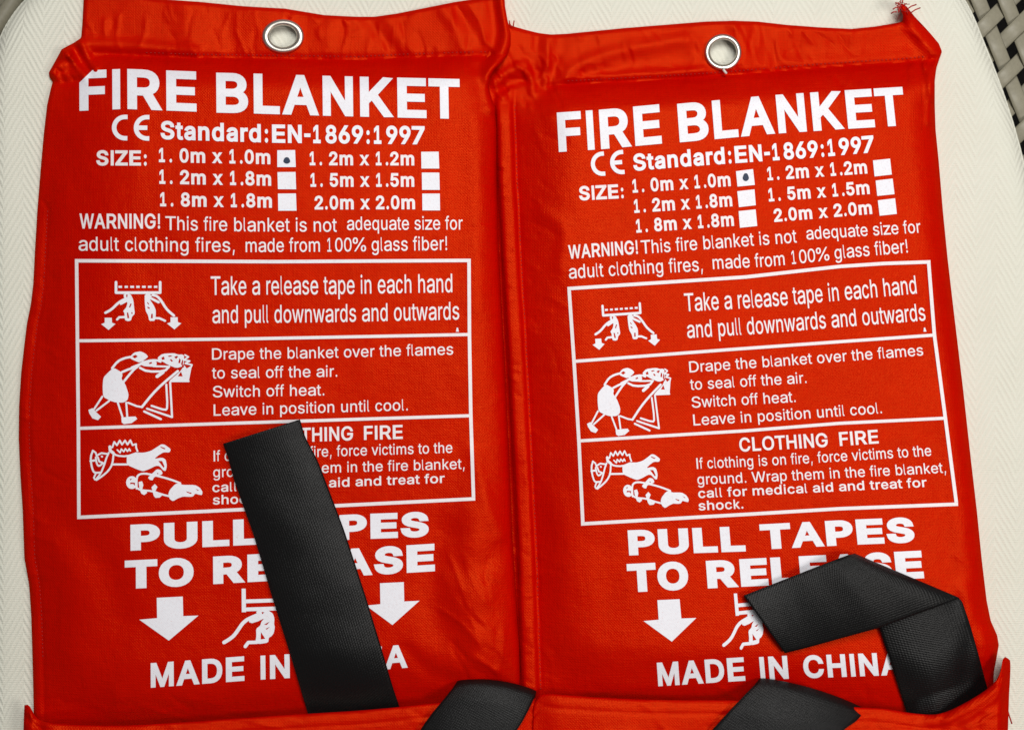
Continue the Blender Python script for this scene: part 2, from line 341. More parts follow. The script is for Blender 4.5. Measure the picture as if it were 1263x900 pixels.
# ------------------------------------------------------------ lettering
GLYPHS = {"A":[943,[[32,0,396,1000,543,1000,910,0,777,0,564,595,519,732,456,940,482,940,418,729,374,595,167,0],[216,279,216,391,727,391,727,279]]],"B":[897,[[118,0,118,1000,474,1000,569,991,646,964,706,923,749,869,774,805,783,735,777,677,760,629,734,591,700,562,661,540,619,524,619,515,667,506,714,483,756,447,791,399,814,340,821,268,813,196,787,131,742,77,677,35,592,9,485,0],[245,112,481,112,581,123,648,157,686,207,699,268,692,317,673,361,642,399,601,429,549,447,488,454,245,454],[245,561,468,561,520,566,566,582,605,608,635,642,654,683,660,732,649,793,614,843,556,877,472,888,245,888]]],"C":[1003,[[526,-13,403,2,295,49,205,125,137,227,94,352,79,499,94,647,137,773,205,875,295,951,403,998,526,1013,599,1008,669,991,733,964,790,926,840,879,880,822,910,758,930,685,803,685,788,733,765,776,737,812,702,842,663,866,620,883,574,893,526,896,438,884,361,850,296,793,246,715,214,617,203,499,214,382,246,284,296,207,361,150,439,116,526,104,574,107,620,118,663,135,702,158,737,188,765,225,788,267,803,315,930,315,911,243,881,178,840,122,791,74,734,37,669,9,600,-8]]],"D":[987,[[430,0,189,0,189,112,422,112,534,124,625,159,695,216,745,293,775,389,785,502,775,614,745,709,696,785,628,842,541,876,434,888,183,888,183,1000,443,1000,579,985,693,940,785,868,852,769,894,646,907,502,893,357,852,233,783,134,689,60,571,15],[245,1000,245,0,118,0,118,1000]]],"E":[823,[[118,0,118,1000,732,1000,732,888,245,888,245,562,699,562,699,450,245,450,245,112,738,112,738,0]]],"F":[806,[[118,0,118,1000,726,1000,726,888,245,888,245,547,681,547,681,435,245,435,245,0]]],"G":[1023,[[528,-13,403,2,294,49,204,125,136,227,93,353,79,499,93,647,136,773,203,875,293,951,400,998,521,1013,597,1008,669,990,735,961,793,922,842,874,883,818,913,755,932,685,802,685,784,732,761,773,733,809,700,839,662,864,620,882,573,892,521,896,436,884,360,850,295,793,246,715,214,617,203,499,214,382,246,285,296,207,362,150,440,116,528,104,608,113,678,140,735,183,779,242,806,314,815,398,854,391,556,391,556,503,940,503,940,393,926,278,886,179,823,97,740,37,641,-1]]],"H":[1016,[[118,0,118,1000,245,1000,245,568,771,568,771,1000,898,1000,898,0,771,0,771,456,245,456,245,0]]],"I":[300,[[0,0,0,1000,130,1000,130,0]]],"K":[917,[[205,286,205,425,273,513,343,596,416,677,715,1000,881,1000,454,542],[118,0,118,1000,245,1000,245,657,244,442,245,380,245,0],[732,0,369,509,448,608,882,0]]],"L":[772,[[118,0,118,1000,245,1000,245,112,710,112,710,0]]],"M":[1235,[[118,0,118,1000,298,1000,545,368,565,312,588,241,612,165,632,96,604,96,625,162,649,238,672,311,693,368,936,1000,1116,1000,1116,0,991,0,991,572,992,643,993,725,995,812,997,899,1008,899,978,805,947,713,919,633,896,572,672,0,562,0,335,572,313,631,285,710,254,801,220,899,234,899,236,818,238,731,239,646,240,572,240,0]]],"N":[1029,[[118,0,118,1000,268,1000,674,359,713,296,762,210,813,108,796,105,788,213,785,309,784,383,784,1000,911,1000,911,0,760,0,397,570,349,650,291,749,211,889,234,892,240,754,244,645,246,572,246,0]]],"O":[1048,[[525,-13,403,2,296,49,206,125,137,227,94,352,79,499,94,647,137,773,206,875,296,951,403,998,525,1013,647,998,754,951,844,875,912,773,955,647,969,499,955,352,912,227,844,125,754,49,647,2],[525,104,610,115,687,149,752,205,803,283,835,382,846,499,835,618,803,717,752,795,687,851,610,885,525,896,439,885,362,850,297,794,246,716,214,618,203,499,214,382,246,284,297,206,362,150,439,115]]],"P":[874,[[118,0,118,1000,462,1000,568,990,653,958,719,909,766,845,794,769,803,683,794,598,766,522,719,457,653,407,568,376,462,365,215,365,215,477,457,477,528,483,584,503,626,535,655,577,672,627,677,683,672,740,655,789,626,831,584,862,527,882,456,889,245,889,245,0]]],"R":[883,[[118,0,118,1000,464,1000,569,990,655,960,721,913,767,851,795,777,805,692,795,607,767,534,721,473,654,427,569,398,464,389,189,389,189,501,459,501,530,507,585,524,627,553,656,591,673,637,679,692,673,748,656,796,627,835,585,864,529,882,458,889,245,889,245,0],[694,0,452,450,595,450,841,0]]],"S":[878,[[440,-17,338,-9,251,18,179,61,126,118,90,188,75,268,205,268,217,216,243,172,280,139,327,115,381,101,440,97,504,102,562,118,610,145,648,181,671,224,679,274,673,317,653,352,622,379,582,402,481,437,361,470,251,512,169,568,119,641,102,732,113,811,147,880,201,936,270,979,353,1005,446,1013,540,1005,621,978,689,936,741,882,775,817,788,743,663,743,642,810,594,860,526,891,442,901,382,896,329,880,285,855,253,822,233,783,226,738,234,692,257,656,292,627,333,606,417,577,519,549,612,518,660,496,705,467,744,432,776,388,796,336,803,272,792,195,760,125,707,66,636,21,546,-8]]],"T":[882,[[62,888,62,1000,819,1000,819,888,505,888,505,0,379,0,379,888]]],"U":[1017,[[509,-16,398,-5,303,30,225,85,166,157,130,243,118,340,118,1000,244,1000,244,350,252,282,277,222,315,172,368,134,433,109,509,101,585,109,650,134,702,172,740,222,764,282,772,350,772,1000,899,1000,899,340,887,243,850,157,792,85,714,30,619,-5]]],"W":[1349,[[305,0,32,1000,162,1000,321,385,345,286,367,184,387,78,372,78,393,184,415,286,440,385,602,1000,746,1000,907,385,933,286,956,184,977,78,960,78,981,184,1003,286,1028,385,1186,1000,1316,1000,1042,0,895,0,723,635,691,769,660,934,687,934,658,776,625,635,453,0]]],"Z":[862,[[82,0,82,91,538,757,602,846,670,935,684,893,561,889,438,888,79,888,79,1000,780,1000,780,907,332,253,263,158,191,65,177,107,299,111,421,112,785,112,785,0]]],"a":[765,[[314,-17,247,-10,186,10,134,42,94,88,68,144,60,212,66,270,85,316,114,352,152,380,197,400,246,414,350,432,459,446,496,452,521,462,537,477,542,501,537,547,524,583,502,612,471,633,432,646,385,650,335,646,293,634,259,615,231,591,211,565,197,538,81,572,112,633,154,680,205,715,261,738,321,751,381,756,470,746,517,731,562,708,602,675,634,630,655,570,662,494,662,0,544,0,544,102,536,102,495,48,464,23,423,2,374,-12],[335,89,397,96,448,115,488,145,518,183,536,226,542,271,542,373,510,358,455,346,394,337,345,330,264,312,230,296,203,274,186,244,181,206,185,171,200,142,224,119,255,103,292,93]]],"b":[834,[[451,-16,389,-10,339,7,300,33,271,61,232,115,220,115,220,0,103,0,103,1000,223,1000,223,628,232,628,270,680,299,708,337,733,387,750,450,756,538,744,615,709,679,652,727,575,757,481,767,371,757,261,727,166,679,89,616,32,539,-4],[433,92,497,101,549,129,591,172,621,229,639,297,645,372,639,447,621,513,591,569,550,612,497,639,433,648,369,640,317,613,276,572,246,517,228,450,221,372,228,294,246,226,276,170,318,128,370,101]]],"c":[778,[[407,-16,312,-4,230,32,161,90,110,167,78,261,67,368,78,478,110,572,161,649,230,707,312,744,407,756,461,752,511,741,558,724,600,700,637,669,668,633,693,591,711,544,595,515,571,568,531,611,476,639,407,648,340,639,285,610,243,565,213,508,195,441,189,368,195,297,213,231,243,174,285,130,340,101,407,91,477,101,532,130,573,174,598,230,713,201,696,153,671,110,639,73,602,42,559,17,512,-1,461,-12]]],"d":[834,[[384,-16,296,-4,219,32,155,89,107,166,77,261,67,371,77,481,108,575,156,652,220,709,297,744,385,756,448,750,497,733,536,708,565,680,602,628,611,628,611,1000,731,1000,731,0,615,0,615,115,603,115,564,61,534,33,496,7,446,-10],[402,92,465,101,517,128,559,170,589,226,607,294,613,372,607,450,589,517,559,572,518,613,465,640,402,648,337,639,284,612,243,569,213,513,195,447,189,372,195,297,213,229,243,172,285,129,338,101]]],"e":[794,[[417,-16,316,-4,230,32,161,90,109,167,78,260,67,367,78,475,109,569,159,647,226,706,308,743,403,756,464,751,522,735,578,709,628,670,670,619,702,554,723,475,730,381,730,333,147,333,147,434,664,434,609,397,603,467,585,528,556,578,516,617,465,641,403,649,341,641,288,616,245,578,214,530,195,474,189,415,189,349,196,273,217,209,251,158,297,121,353,98,417,91,460,94,499,104,532,120,561,143,584,172,601,207,717,179,694,124,659,77,612,38,555,9,490,-10]]],"f":[499,[[448,746,448,643,13,643,13,746],[158,0,158,848,166,907,188,955,222,993,266,1020,316,1036,368,1042,437,1036,477,1024,447,921,422,928,383,932,336,925,303,904,285,870,279,823,279,0]]],"g":[836,[[407,-296,330,-291,263,-274,207,-249,162,-216,126,-178,99,-136,199,-80,239,-130,267,-154,303,-173,349,-187,407,-191,489,-180,555,-148,598,-92,612,-11,612,134,602,134,563,82,534,54,496,31,446,15,383,9,298,20,221,52,157,105,108,177,77,268,67,376,77,484,108,577,157,652,221,709,298,744,385,756,448,750,498,733,537,708,566,680,605,627,615,627,615,746,732,746,732,-17,721,-106,689,-177,637,-230,571,-267,493,-289],[403,116,466,124,518,148,559,186,590,238,608,302,614,379,608,454,590,519,560,573,519,614,466,640,403,648,338,639,285,612,243,570,213,516,195,451,189,379,195,305,214,241,244,188,286,149,339,124]]],"h":[806,[[223,446,223,0,103,0,103,1000,223,1000,223,565,201,565,243,653,299,712,368,745,447,756,518,748,580,724,631,685,670,631,694,560,702,472,702,0,582,0,582,462,571,540,537,598,483,635,413,647,362,641,316,624,278,595,248,556,230,506]]],"i":[328,[[103,0,103,746,223,746,223,0],[164,870,133,876,106,894,87,919,81,950,87,981,106,1006,133,1024,164,1030,197,1024,224,1006,242,981,248,950,242,919,224,894,197,876]]],"k":[748,[[216,268,216,416,237,416,559,746,708,746,362,392,348,392],[103,0,103,1000,223,1000,223,0],[578,0,291,365,376,450,732,0]]],"l":[372,[[274,-5,198,6,145,40,114,93,103,166,103,1000,223,1000,223,194,227,151,236,122,255,107,287,102,315,103,334,107,355,5,318,-2]]],"m":[1199,[[103,0,103,746,220,746,221,581,211,581,231,635,260,680,297,715,338,739,384,754,431,759,506,747,565,709,607,652,631,579,614,579,633,631,663,674,702,710,748,737,801,754,858,759,921,752,977,731,1025,695,1063,646,1087,581,1095,501,1095,0,974,0,974,499,963,568,929,615,880,641,823,650,776,644,736,629,703,603,679,570,664,531,659,486,659,0,539,0,539,511,529,567,497,611,450,640,392,650,350,645,310,629,275,604,247,568,229,523,223,468,223,0]]],"n":[805,[[223,446,223,0,103,0,103,746,219,746,220,565,201,565,243,653,299,712,368,745,447,756,518,748,580,724,631,685,669,631,694,560,702,472,702,0,582,0,582,462,571,540,537,598,483,635,413,647,362,641,316,624,278,595,248,556,230,506]]],"o":[816,[[407,-16,312,-4,230,32,161,90,110,167,78,261,67,368,78,478,110,572,161,649,230,707,312,744,407,756,504,744,587,707,655,649,706,572,738,478,749,368,738,261,706,167,655,90,587,32,504,-4],[407,91,476,101,531,130,574,174,604,231,622,297,628,368,622,441,604,507,574,565,531,610,476,639,407,648,340,639,285,610,243,565,213,508,195,441,189,368,195,297,213,231,243,174,285,130,340,101]]],"p":[834,[[103,-281,103,746,220,746,220,628,232,628,270,680,299,708,337,733,387,750,450,756,538,744,615,709,679,652,727,575,757,481,767,371,757,261,727,166,679,89,616,32,539,-4,451,-16,389,-10,339,7,301,33,271,61,232,115,223,115,223,-281],[433,92,497,101,549,129,591,172,621,229,639,297,645,372,639,447,621,513,591,569,550,612,497,639,433,648,369,640,317,613,276,572,246,517,228,450,221,372,228,294,246,226,276,170,318,128,370,101]]],"q":[834,[[731,-281,611,-281,611,115,602,115,564,61,534,33,496,7,446,-10,384,-16,296,-4,219,32,155,89,107,166,77,261,67,371,77,481,108,575,156,652,220,709,297,744,385,756,448,750,497,733,536,708,565,680,603,628,615,628,615,746,731,746],[402,92,465,101,517,128,559,170,589,226,607,294,613,372,607,450,589,517,559,572,518,613,465,640,402,648,337,639,284,612,243,569,213,513,195,447,189,372,195,297,213,229,243,172,285,129,338,101]]],"r":[509,[[103,0,103,746,219,746,219,631,255,682,300,722,355,748,419,756,451,756,479,754,479,634,452,638,407,640,357,635,313,618,276,592,247,557,229,515,223,466,223,0]]],"s":[717,[[358,-16,285,-10,220,7,166,35,121,74,89,125,70,185,185,209,207,156,244,118,294,97,356,89,426,98,481,122,515,159,527,202,520,238,499,267,465,289,417,305,293,334,205,365,142,409,104,467,92,538,101,599,128,652,170,695,226,728,293,749,368,756,439,750,499,732,548,704,588,667,617,622,637,570,527,545,508,585,477,620,431,645,368,654,307,646,257,623,224,588,213,545,221,507,244,478,282,456,338,438,451,411,540,381,602,337,639,280,651,209,642,147,614,93,570,47,511,13,439,-9]]],"t":[447,[[401,746,401,643,13,643,13,746],[128,926,248,926,248,192,253,150,267,120,294,104,335,98,364,100,397,105,419,3,377,-5,331,-8,245,4,181,42,141,102,128,183]]],"u":[806,[[358,-10,288,-2,226,21,175,60,136,115,111,186,103,273,103,746,223,746,223,283,235,206,269,147,323,111,393,99,444,104,490,122,528,151,557,190,576,240,582,300,582,746,702,746,702,0,586,0,586,181,604,181,562,92,505,33,437,1]]],"v":[765,[[319,0,34,746,166,746,325,305,367,171,404,41,362,41,399,171,440,305,599,746,730,746,445,0]]],"w":[1115,[[270,0,44,746,171,746,262,420,302,268,344,81,324,81,365,265,405,420,495,746,622,746,711,420,750,267,791,81,769,81,812,266,852,420,944,746,1070,746,844,0,724,0,627,338,599,442,571,551,544,664,571,664,544,551,516,442,487,338,391,0]]],"x":[744,[[41,0,337,429,336,336,56,746,197,746,290,601,352,498,407,405,345,405,398,498,458,601,554,746,691,746,410,332,410,421,703,0,564,0,454,168,393,267,340,357,402,357,351,267,291,168,180,0]]],"z":[748,[[82,0,82,90,499,628,94,635,94,746,654,746,654,650,248,118,666,111,666,0]]],"0":[891,[[446,-13,342,2,255,47,186,122,135,223,104,349,94,499,104,649,136,776,187,878,256,952,343,998,446,1013,548,998,635,952,704,878,755,776,786,649,797,499,786,349,755,223,705,122,636,47,549,2],[446,97,513,109,570,145,616,203,649,283,669,382,676,499,669,618,649,717,616,797,570,855,513,891,446,903,377,891,320,855,275,797,242,717,222,618,215,499,222,382,242,283,275,203,320,145,377,109]]],"1":[891,[[150,0,150,107,768,107,768,0],[542,1000,542,0,417,0,417,881,169,703,169,839,390,1000]]],"2":[891,[[126,0,126,93,460,450,555,555,587,600,611,642,625,685,630,730,623,780,605,823,575,857,537,883,491,898,440,903,385,897,339,880,301,851,273,813,255,766,250,711,129,711,139,796,169,869,218,930,281,976,357,1004,442,1013,527,1004,601,976,663,932,710,875,739,808,749,732,744,677,729,624,702,569,660,508,525,353,300,119,765,111,765,0]]],"3":[891,[[428,-13,341,-5,261,19,192,59,138,113,102,180,86,259,215,259,226,211,249,171,282,139,325,116,374,103,430,98,488,103,541,119,585,146,618,183,640,229,647,285,641,337,621,386,588,427,540,459,476,480,395,487,308,487,308,588,566,881,137,889,137,1000,732,1000,732,905,415,547,415,568,518,567,606,542,677,498,729,437,762,365,772,285,761,202,728,130,676,70,607,24,523,-4]]],"4":[891,[[78,207,78,311,485,1000,611,1000,213,326,812,319,812,207],[554,0,554,238,554,287,554,624,674,624,674,0]]],"5":[891,[[435,-13,350,-5,275,22,212,64,163,118,130,183,117,256,240,256,250,213,271,175,302,143,341,118,385,103,435,98,492,105,543,127,585,160,617,205,638,258,644,319,637,380,616,435,583,480,540,515,488,537,428,544,378,540,329,528,285,508,252,483,132,497,189,1000,720,1000,720,889,296,889,263,593,305,619,349,639,399,651,451,656,517,649,578,631,632,601,678,561,716,511,745,454,763,390,768,321,758,229,725,149,674,81,607,30,526,-3]]],"6":[891,[[445,-13,357,-3,280,29,215,79,166,146,135,227,125,318,133,392,157,470,201,560,270,669,496,1000,633,1000,297,513,286,513,302,541,324,565,352,587,385,603,421,614,462,617,547,608,621,579,681,533,727,471,755,396,764,309,754,221,723,143,674,78,609,28,532,-3],[445,95,500,102,548,123,587,156,618,199,637,251,644,309,637,368,618,419,587,462,548,494,500,515,445,521,390,515,342,495,302,463,271,420,252,370,246,311,252,252,271,200,302,156,342,123,390,102]]],"7":[891,[[191,0,636,881,122,889,122,1000,768,1000,768,882,324,0]]],"8":[891,[[445,-13,350,-4,266,22,198,65,146,121,113,189,102,266,108,327,128,384,158,433,199,474,246,504,300,520,234,554,182,605,149,672,138,748,148,820,178,884,225,938,287,979,361,1005,445,1013,528,1005,602,979,663,938,710,884,740,820,750,748,739,672,706,605,655,554,591,525,643,504,690,474,730,433,761,384,781,327,788,266,777,189,744,121,692,65,623,22,540,-4],[445,97,507,102,560,118,603,145,635,180,655,223,662,272,655,325,634,371,600,409,556,438,504,456,445,462,385,456,333,438,289,409,255,371,234,325,227,272,233,223,253,180,285,145,329,118,382,102],[445,569,495,574,539,590,576,616,604,650,622,691,628,738,622,785,605,826,577,859,541,884,496,899,445,904,393,899,349,884,312,859,284,826,267,785,261,738,267,691,284,650,312,616,349,590,394,574]]],"9":[891,[[444,1013,532,1003,610,971,674,921,723,854,754,773,764,682,756,608,733,530,688,440,619,331,394,0,256,0,593,487,604,487,588,459,565,435,537,413,505,397,468,386,428,383,343,392,269,421,209,467,163,529,134,604,125,691,135,780,166,858,216,922,280,972,357,1003],[444,905,390,898,342,877,302,844,272,801,253,749,246,691,253,632,272,581,302,538,342,506,390,485,444,479,499,485,548,505,588,537,618,580,637,631,644,689,637,748,618,800,588,844,548,877,500,898]]],".":[369,[[187,-9,153,-2,124,17,104,46,97,81,104,115,124,144,153,164,187,170,222,164,251,144,271,115,277,81,271,46,251,17,222,-2]]],",":[369,[[74,-235,133,140,269,140,166,-235]]],":":[369,[[187,-9,153,-2,124,17,104,46,97,81,104,115,124,144,153,164,187,170,222,164,251,144,271,115,277,81,271,46,251,17,222,-2],[187,532,153,539,124,558,104,587,97,621,104,656,124,685,153,705,187,711,222,705,251,685,271,656,277,621,271,587,251,558,222,539]]],"!":[385,[[132,315,124,1000,260,1000,251,315],[193,-9,158,-2,129,17,109,46,103,81,109,115,129,144,158,163,193,170,227,163,256,144,275,115,282,81,275,46,256,17,227,-2]]],"%":[1329,[[345,556,286,563,237,584,198,617,170,659,153,708,147,762,147,811,153,864,170,913,199,955,238,988,287,1009,345,1016,404,1009,453,988,491,955,519,913,536,864,542,811,542,762,536,708,519,659,491,617,452,584,404,563],[345,644,389,653,417,679,434,718,439,762,439,811,434,854,418,893,389,920,345,929,302,920,272,893,255,854,250,811,250,762,255,718,271,679,301,653],[985,-19,926,-12,877,9,838,42,810,84,793,133,787,187,787,236,793,290,810,339,839,381,878,413,927,435,985,442,1044,435,1093,413,1131,381,1159,339,1176,290,1181,236,1181,187,1176,133,1158,84,1130,42,1092,9,1043,-12],[985,68,1028,77,1057,104,1074,143,1079,187,1079,236,1074,280,1058,318,1029,345,985,354,942,345,912,318,896,280,890,236,890,187,895,143,912,104,941,77],[260,0,948,1000,1062,1000,374,0]]],"-":[891,[[662,481,662,369,224,369,224,481]]]}
AW = dict(zip(' !,-.:%0123456789', [278,278,278,333,278,278,889]+[556]*10))
AW.update(dict(zip('ABCDEFGHIKLMNOPRSTUWZ', [667,667,722,722,667,611,778,722,278,667,556,833,722,778,667,722,667,611,722,944,611])))
AW.update(dict(zip('abcdefghiklmnopqrstuvwxz', [556,556,500,556,556,278,556,556,222,500,222,833,556,556,556,556,333,500,278,556,500,722,500,500])))
BW = dict(AW)
BW.update(dict(zip('!-:ABCDEFGHIKLMNOPRSTUWZacdehlimnorstuxfgbpvwz', [333,333,333,722,722,722,722,667,611,778,722,278,722,611,833,722,778,667,722,667,611,722,944,611,556,556,611,556,611,278,278,889,611,611,389,556,333,611,556,333,611,611,611,556,778,500])))
KW = {' ':333,'P':722,'U':833,'L':667,'T':722,'A':778,'E':722,'S':722,'O':833,'R':778}
LST = set('BDEFHIKLMNPRUbhiklmnpru'); LDI = set('ATVWXYZvwxyzf47t')
RST = set('HIMNUdghilmnqu'); RDI = set('AKRTVWXYZkvwxyzfrt7'); REF = set('EFL')
SPECIAL = {'.': (91, 187), ',': (87, 190), ':': (91, 187), '!': (85, 190), '-': (32, 301), '%': (30, 860), '1': (109, 373), 'i': (58, 162), 'l': (58, 162), 'I': (86, 196)}
SPECIALB = {'.': (72, 209), ',': (65, 212), ':': (98, 235), '!': (95, 240), '-': (35, 300), '1': (78, 395), 'i': (72, 209), 'l': (72, 209), 'I': (68, 213)}
STY = {'reg': (AW, 0.010, SPECIAL, (72, 42, 8)), 'semi': (BW, 0.034, SPECIALB, (70, 42, 8)),
       'mid': (BW, 0.026, SPECIALB, (70, 42, 8)), 'bold': (BW, 0.056, SPECIALB, (68, 40, 4)), 'black': (KW, 0.088, {}, (52, 30, 0))}

def offset_poly(p, o):
    p = np.asarray(p, float)
    a = np.roll(p, 1, 0); b = np.roll(p, -1, 0)
    d1 = p - a; d2 = b - p
    d1 /= np.maximum(np.hypot(*d1.T), 1e-6)[:, None]
    d2 /= np.maximum(np.hypot(*d2.T), 1e-6)[:, None]
    n1 = np.stack([d1[:, 1], -d1[:, 0]], 1); n2 = np.stack([d2[:, 1], -d2[:, 0]], 1)
    s = n1 + n2
    k = np.maximum((s * s).sum(1) / 2, 0.5)
    return p + s / k[:, None] * o

def parea(p):
    p = np.asarray(p); q = np.roll(p, -1, 0)
    return 0.5 * float((p[:, 0] * q[:, 1] - q[:, 0] * p[:, 1]).sum())

def fill(polys):
    """triangulate polygons with holes (even-odd)"""
    cu = bpy.data.curves.new('f', 'CURVE'); cu.dimensions = '2D'; cu.fill_mode = 'BOTH'
    for p in polys:
        s = cu.splines.new('POLY'); s.points.add(len(p) - 1); s.use_cyclic_u = True
        s.points.foreach_set('co', np.c_[np.asarray(p, float), np.zeros(len(p)), np.ones(len(p))].ravel())
    o = bpy.data.objects.new('f', cu)
    me = o.to_mesh()
    v = np.zeros(len(me.vertices) * 3); me.vertices.foreach_get('co', v)
    f = [tuple(q.vertices) for q in me.polygons]
    v = v.reshape(-1, 3)[:, :2].copy()
    o.to_mesh_clear(); bpy.data.objects.remove(o); bpy.data.curves.remove(cu)
    return v, f

def winding(x, y, p):
    w = np.zeros(x.shape, int)
    p = np.asarray(p, float)
    for a, b in zip(p, np.roll(p, -1, 0)):
        cr = (b[0] - a[0]) * (y - a[1]) - (x - a[0]) * (b[1] - a[1])
        w += ((a[1] <= y) & (b[1] > y) & (cr > 0)).astype(int)
        w -= ((a[1] > y) & (b[1] <= y) & (cr < 0)).astype(int)
    return w

def fill_winding(polys, sg):
    vs, es = [], []
    for p in polys:
        b = len(vs); vs += [Vector((float(a), float(c))) for a, c in p]
        es += [(b + i, b + (i + 1) % len(p)) for i in range(len(p))]
    r = geometry.delaunay_2d_cdt(vs, es, [], 0, 1e-5)
    V = np.array([(a.x, a.y) for a in r[0]]); F = np.array([tuple(q) for q in r[2]])
    c = V[F].mean(1)
    w = np.zeros(len(F), int)
    for p in polys: w += winding(c[:, 0], c[:, 1], p)
    F = F[w * sg > 0]
    used, inv = np.unique(F, return_inverse=True)
    return V[used], [tuple(int(i) for i in q) for q in inv.reshape(-1, 3)]

GC = {}
def glyph(ch, off):
    k = (ch, off)
    if k not in GC:
        sp = [np.asarray(s, float).reshape(-1, 2) / 1000 for s in GLYPHS[ch][1]]
        big = max(sp, key=lambda s: abs(parea(s)))
        sg = 1 if parea(big) > 0 else -1
        sp = [offset_poly(s, off * sg) for s in sp]
        v, f = fill_winding(sp, sg)
        v[:, 1] = (v[:, 1] + off) / (1 + 2 * off)
        v[:, 0] -= v[:, 0].min()
        GC[k] = (v, f, v[:, 0].max())
    return GC[k]

class Print:
    """ink shapes in plan coordinates, later laid onto the cloth"""
    def __init__(self): self.v = []; self.f = []; self.n = 0
    def add(self, v, f):
        self.v.append(np.asarray(v, float)); self.f += [tuple(i + self.n for i in q) for q in f]; self.n += len(v)
    def text(self, s, sty, base, cap, lean):
        tab, off, spec, (ls, lr, ld) = STY[sty]
        boxes = []; x = 0
        for ch in s:
            a = tab.get(ch, 556)
            if ch != ' ':
                if ch in spec: l, r = spec[ch]
                else:
                    l = ls if ch in LST else (ld if ch in LDI else lr)
                    r = a - (ls if ch in RST else (ld if ch in RDI else (lr if ch not in REF else lr)))
                boxes.append((ch, x + l, x + r))
            x += a
        x0 = boxes[0][1]; x1 = boxes[-1][2]
        base = np.asarray(base, float); X0 = base[0, 0]; X1 = base[-1, 0]
        sc = (X1 - X0) / (x1 - x0)
        for ch, l, r in boxes:
            v, f, gw = glyph(ch, 0.066 if (sty == 'black' and ch == 'A') else off)
            u = X0 + (l - x0 + v[:, 0] / gw * (r - l)) * sc
            h = v[:, 1] * cap
            by = np.interp(u, base[:, 0], base[:, 1])
            self.add(np.stack([u - lean(u) * h, by - h], 1), f)
    def poly(self, p): self.add(*fill([p]))
    def strip(self, line, w, step=6):
        line = np.asarray(line, float)
        L = np.hypot(*np.diff(line, axis=0).T).sum()
        q = resample(line, max(2, int(L / step)))
        t = np.gradient(q, axis=0); t /= np.hypot(*t.T)[:, None]
        n = np.stack([-t[:, 1], t[:, 0]], 1) * w / 2
        k = len(q)
        self.add(np.vstack([q - n, q + n]), [(i, i + 1, k + i + 1, k + i) for i in range(k - 1)])
    def shapes(self, adds, subs, tr=lambda p: p):
        """union of polygons minus holes"""
        vs, es = [], []
        for p in adds + subs:
            b = len(vs); vs += [Vector((float(a), float(c))) for a, c in p]
            es += [(b + i, b + (i + 1) % len(p)) for i in range(len(p))]
        r = geometry.delaunay_2d_cdt(vs, es, [], 0, 1e-4)
        V = np.array([(a.x, a.y) for a in r[0]]); F = np.array([tuple(q) for q in r[2]])
        c = V[F].mean(1)
        keep = np.zeros(len(F), bool)
        for p in adds: keep |= inside(c[:, 0], c[:, 1], p)
        for p in subs: keep &= ~inside(c[:, 0], c[:, 1], p)
        self.add(tr(V), [tuple(int(i) for i in q) for q in F[keep]])
    def build(self, name, zf, parent, mat=None, cut=None, clip=None, lift=0.75):
        v = np.vstack(self.v)
        bm = bmesh.new()
        bv = [bm.verts.new((a, b, 0)) for a, b in v]
        for q in self.f:
            if len(set(q)) > 2:
                try: bm.faces.new([bv[i] for i in q])
                except ValueError: pass
        if clip:
            for co, no in clip:
                bmesh.ops.bisect_plane(bm, geom=bm.verts[:] + bm.edges[:] + bm.faces[:], plane_co=(*co, 0), plane_no=(*no, 0), clear_outer=True)
        if cut:
            lo = v.min(0); hi = v.max(0)
            for ax in (0, 1):
                t = lo[ax] + cut * 0.37
                while t < hi[ax]:
                    co = [0, 0, 0]; co[ax] = t; no = [0, 0, 0]; no[ax] = 1
                    bmesh.ops.bisect_plane(bm, geom=bm.verts[:] + bm.edges[:] + bm.faces[:], plane_co=co, plane_no=no)
                    t += cut
        bm.verts.index_update()
        P = np.array([(a.co.x, a.co.y) for a in bm.verts])
        F = []
        for q in bm.faces:
            ids = [a.index for a in q.verts]
            p = P[ids]
            if parea(p) > 0: ids.reverse()        # y runs down in the plan
            F.append(tuple(ids))
        bm.free()
        z = zf(P[:, 0], P[:, 1]) + lift
        return link(name, Wn(P[:, 0], P[:, 1], z), F, mat or INK, parent, smooth=True)

def rounded(p):
    p = np.asarray(p, float); q = np.roll(p, -1, 0)
    r = np.empty((2 * len(p), 2)); r[0::2] = 0.82 * p + 0.18 * q; r[1::2] = 0.18 * p + 0.82 * q
    return [tuple(a) for a in r]

def stroke(pts, w):
    """a polyline with round ends as separate polygons"""
    out = []
    pts = [np.asarray(p, float) for p in pts]
    if len(pts) > 3:
        dirs = [b - a for a, b in zip(pts[:-1], pts[1:])]
        dirs = [k / max(np.hypot(*k), 1e-6) for k in dirs]
        if min(float(a @ b) for a, b in zip(dirs[:-1], dirs[1:])) > 0.3:
            p = np.array(pts); a = 0.75 * p[:-1] + 0.25 * p[1:]; b = 0.25 * p[:-1] + 0.75 * p[1:]
            q = np.empty((2 * len(a), 2)); q[0::2] = a; q[1::2] = b
            pts = list(np.vstack([p[:1], q, p[-1:]]))
    for a, b in zip(pts[:-1], pts[1:]):
        d = b - a; L = max(np.hypot(*d), 1e-6); n = np.array([-d[1], d[0]]) / L * w / 2
        out.append([a - n, b - n, b + n, a + n])
    for p in pts:
        out.append([p + w / 2 * np.array([math.cos(t + .13), math.sin(t + .13)]) for t in np.linspace(0, 2 * math.pi, 9)[:-1]])
    return out

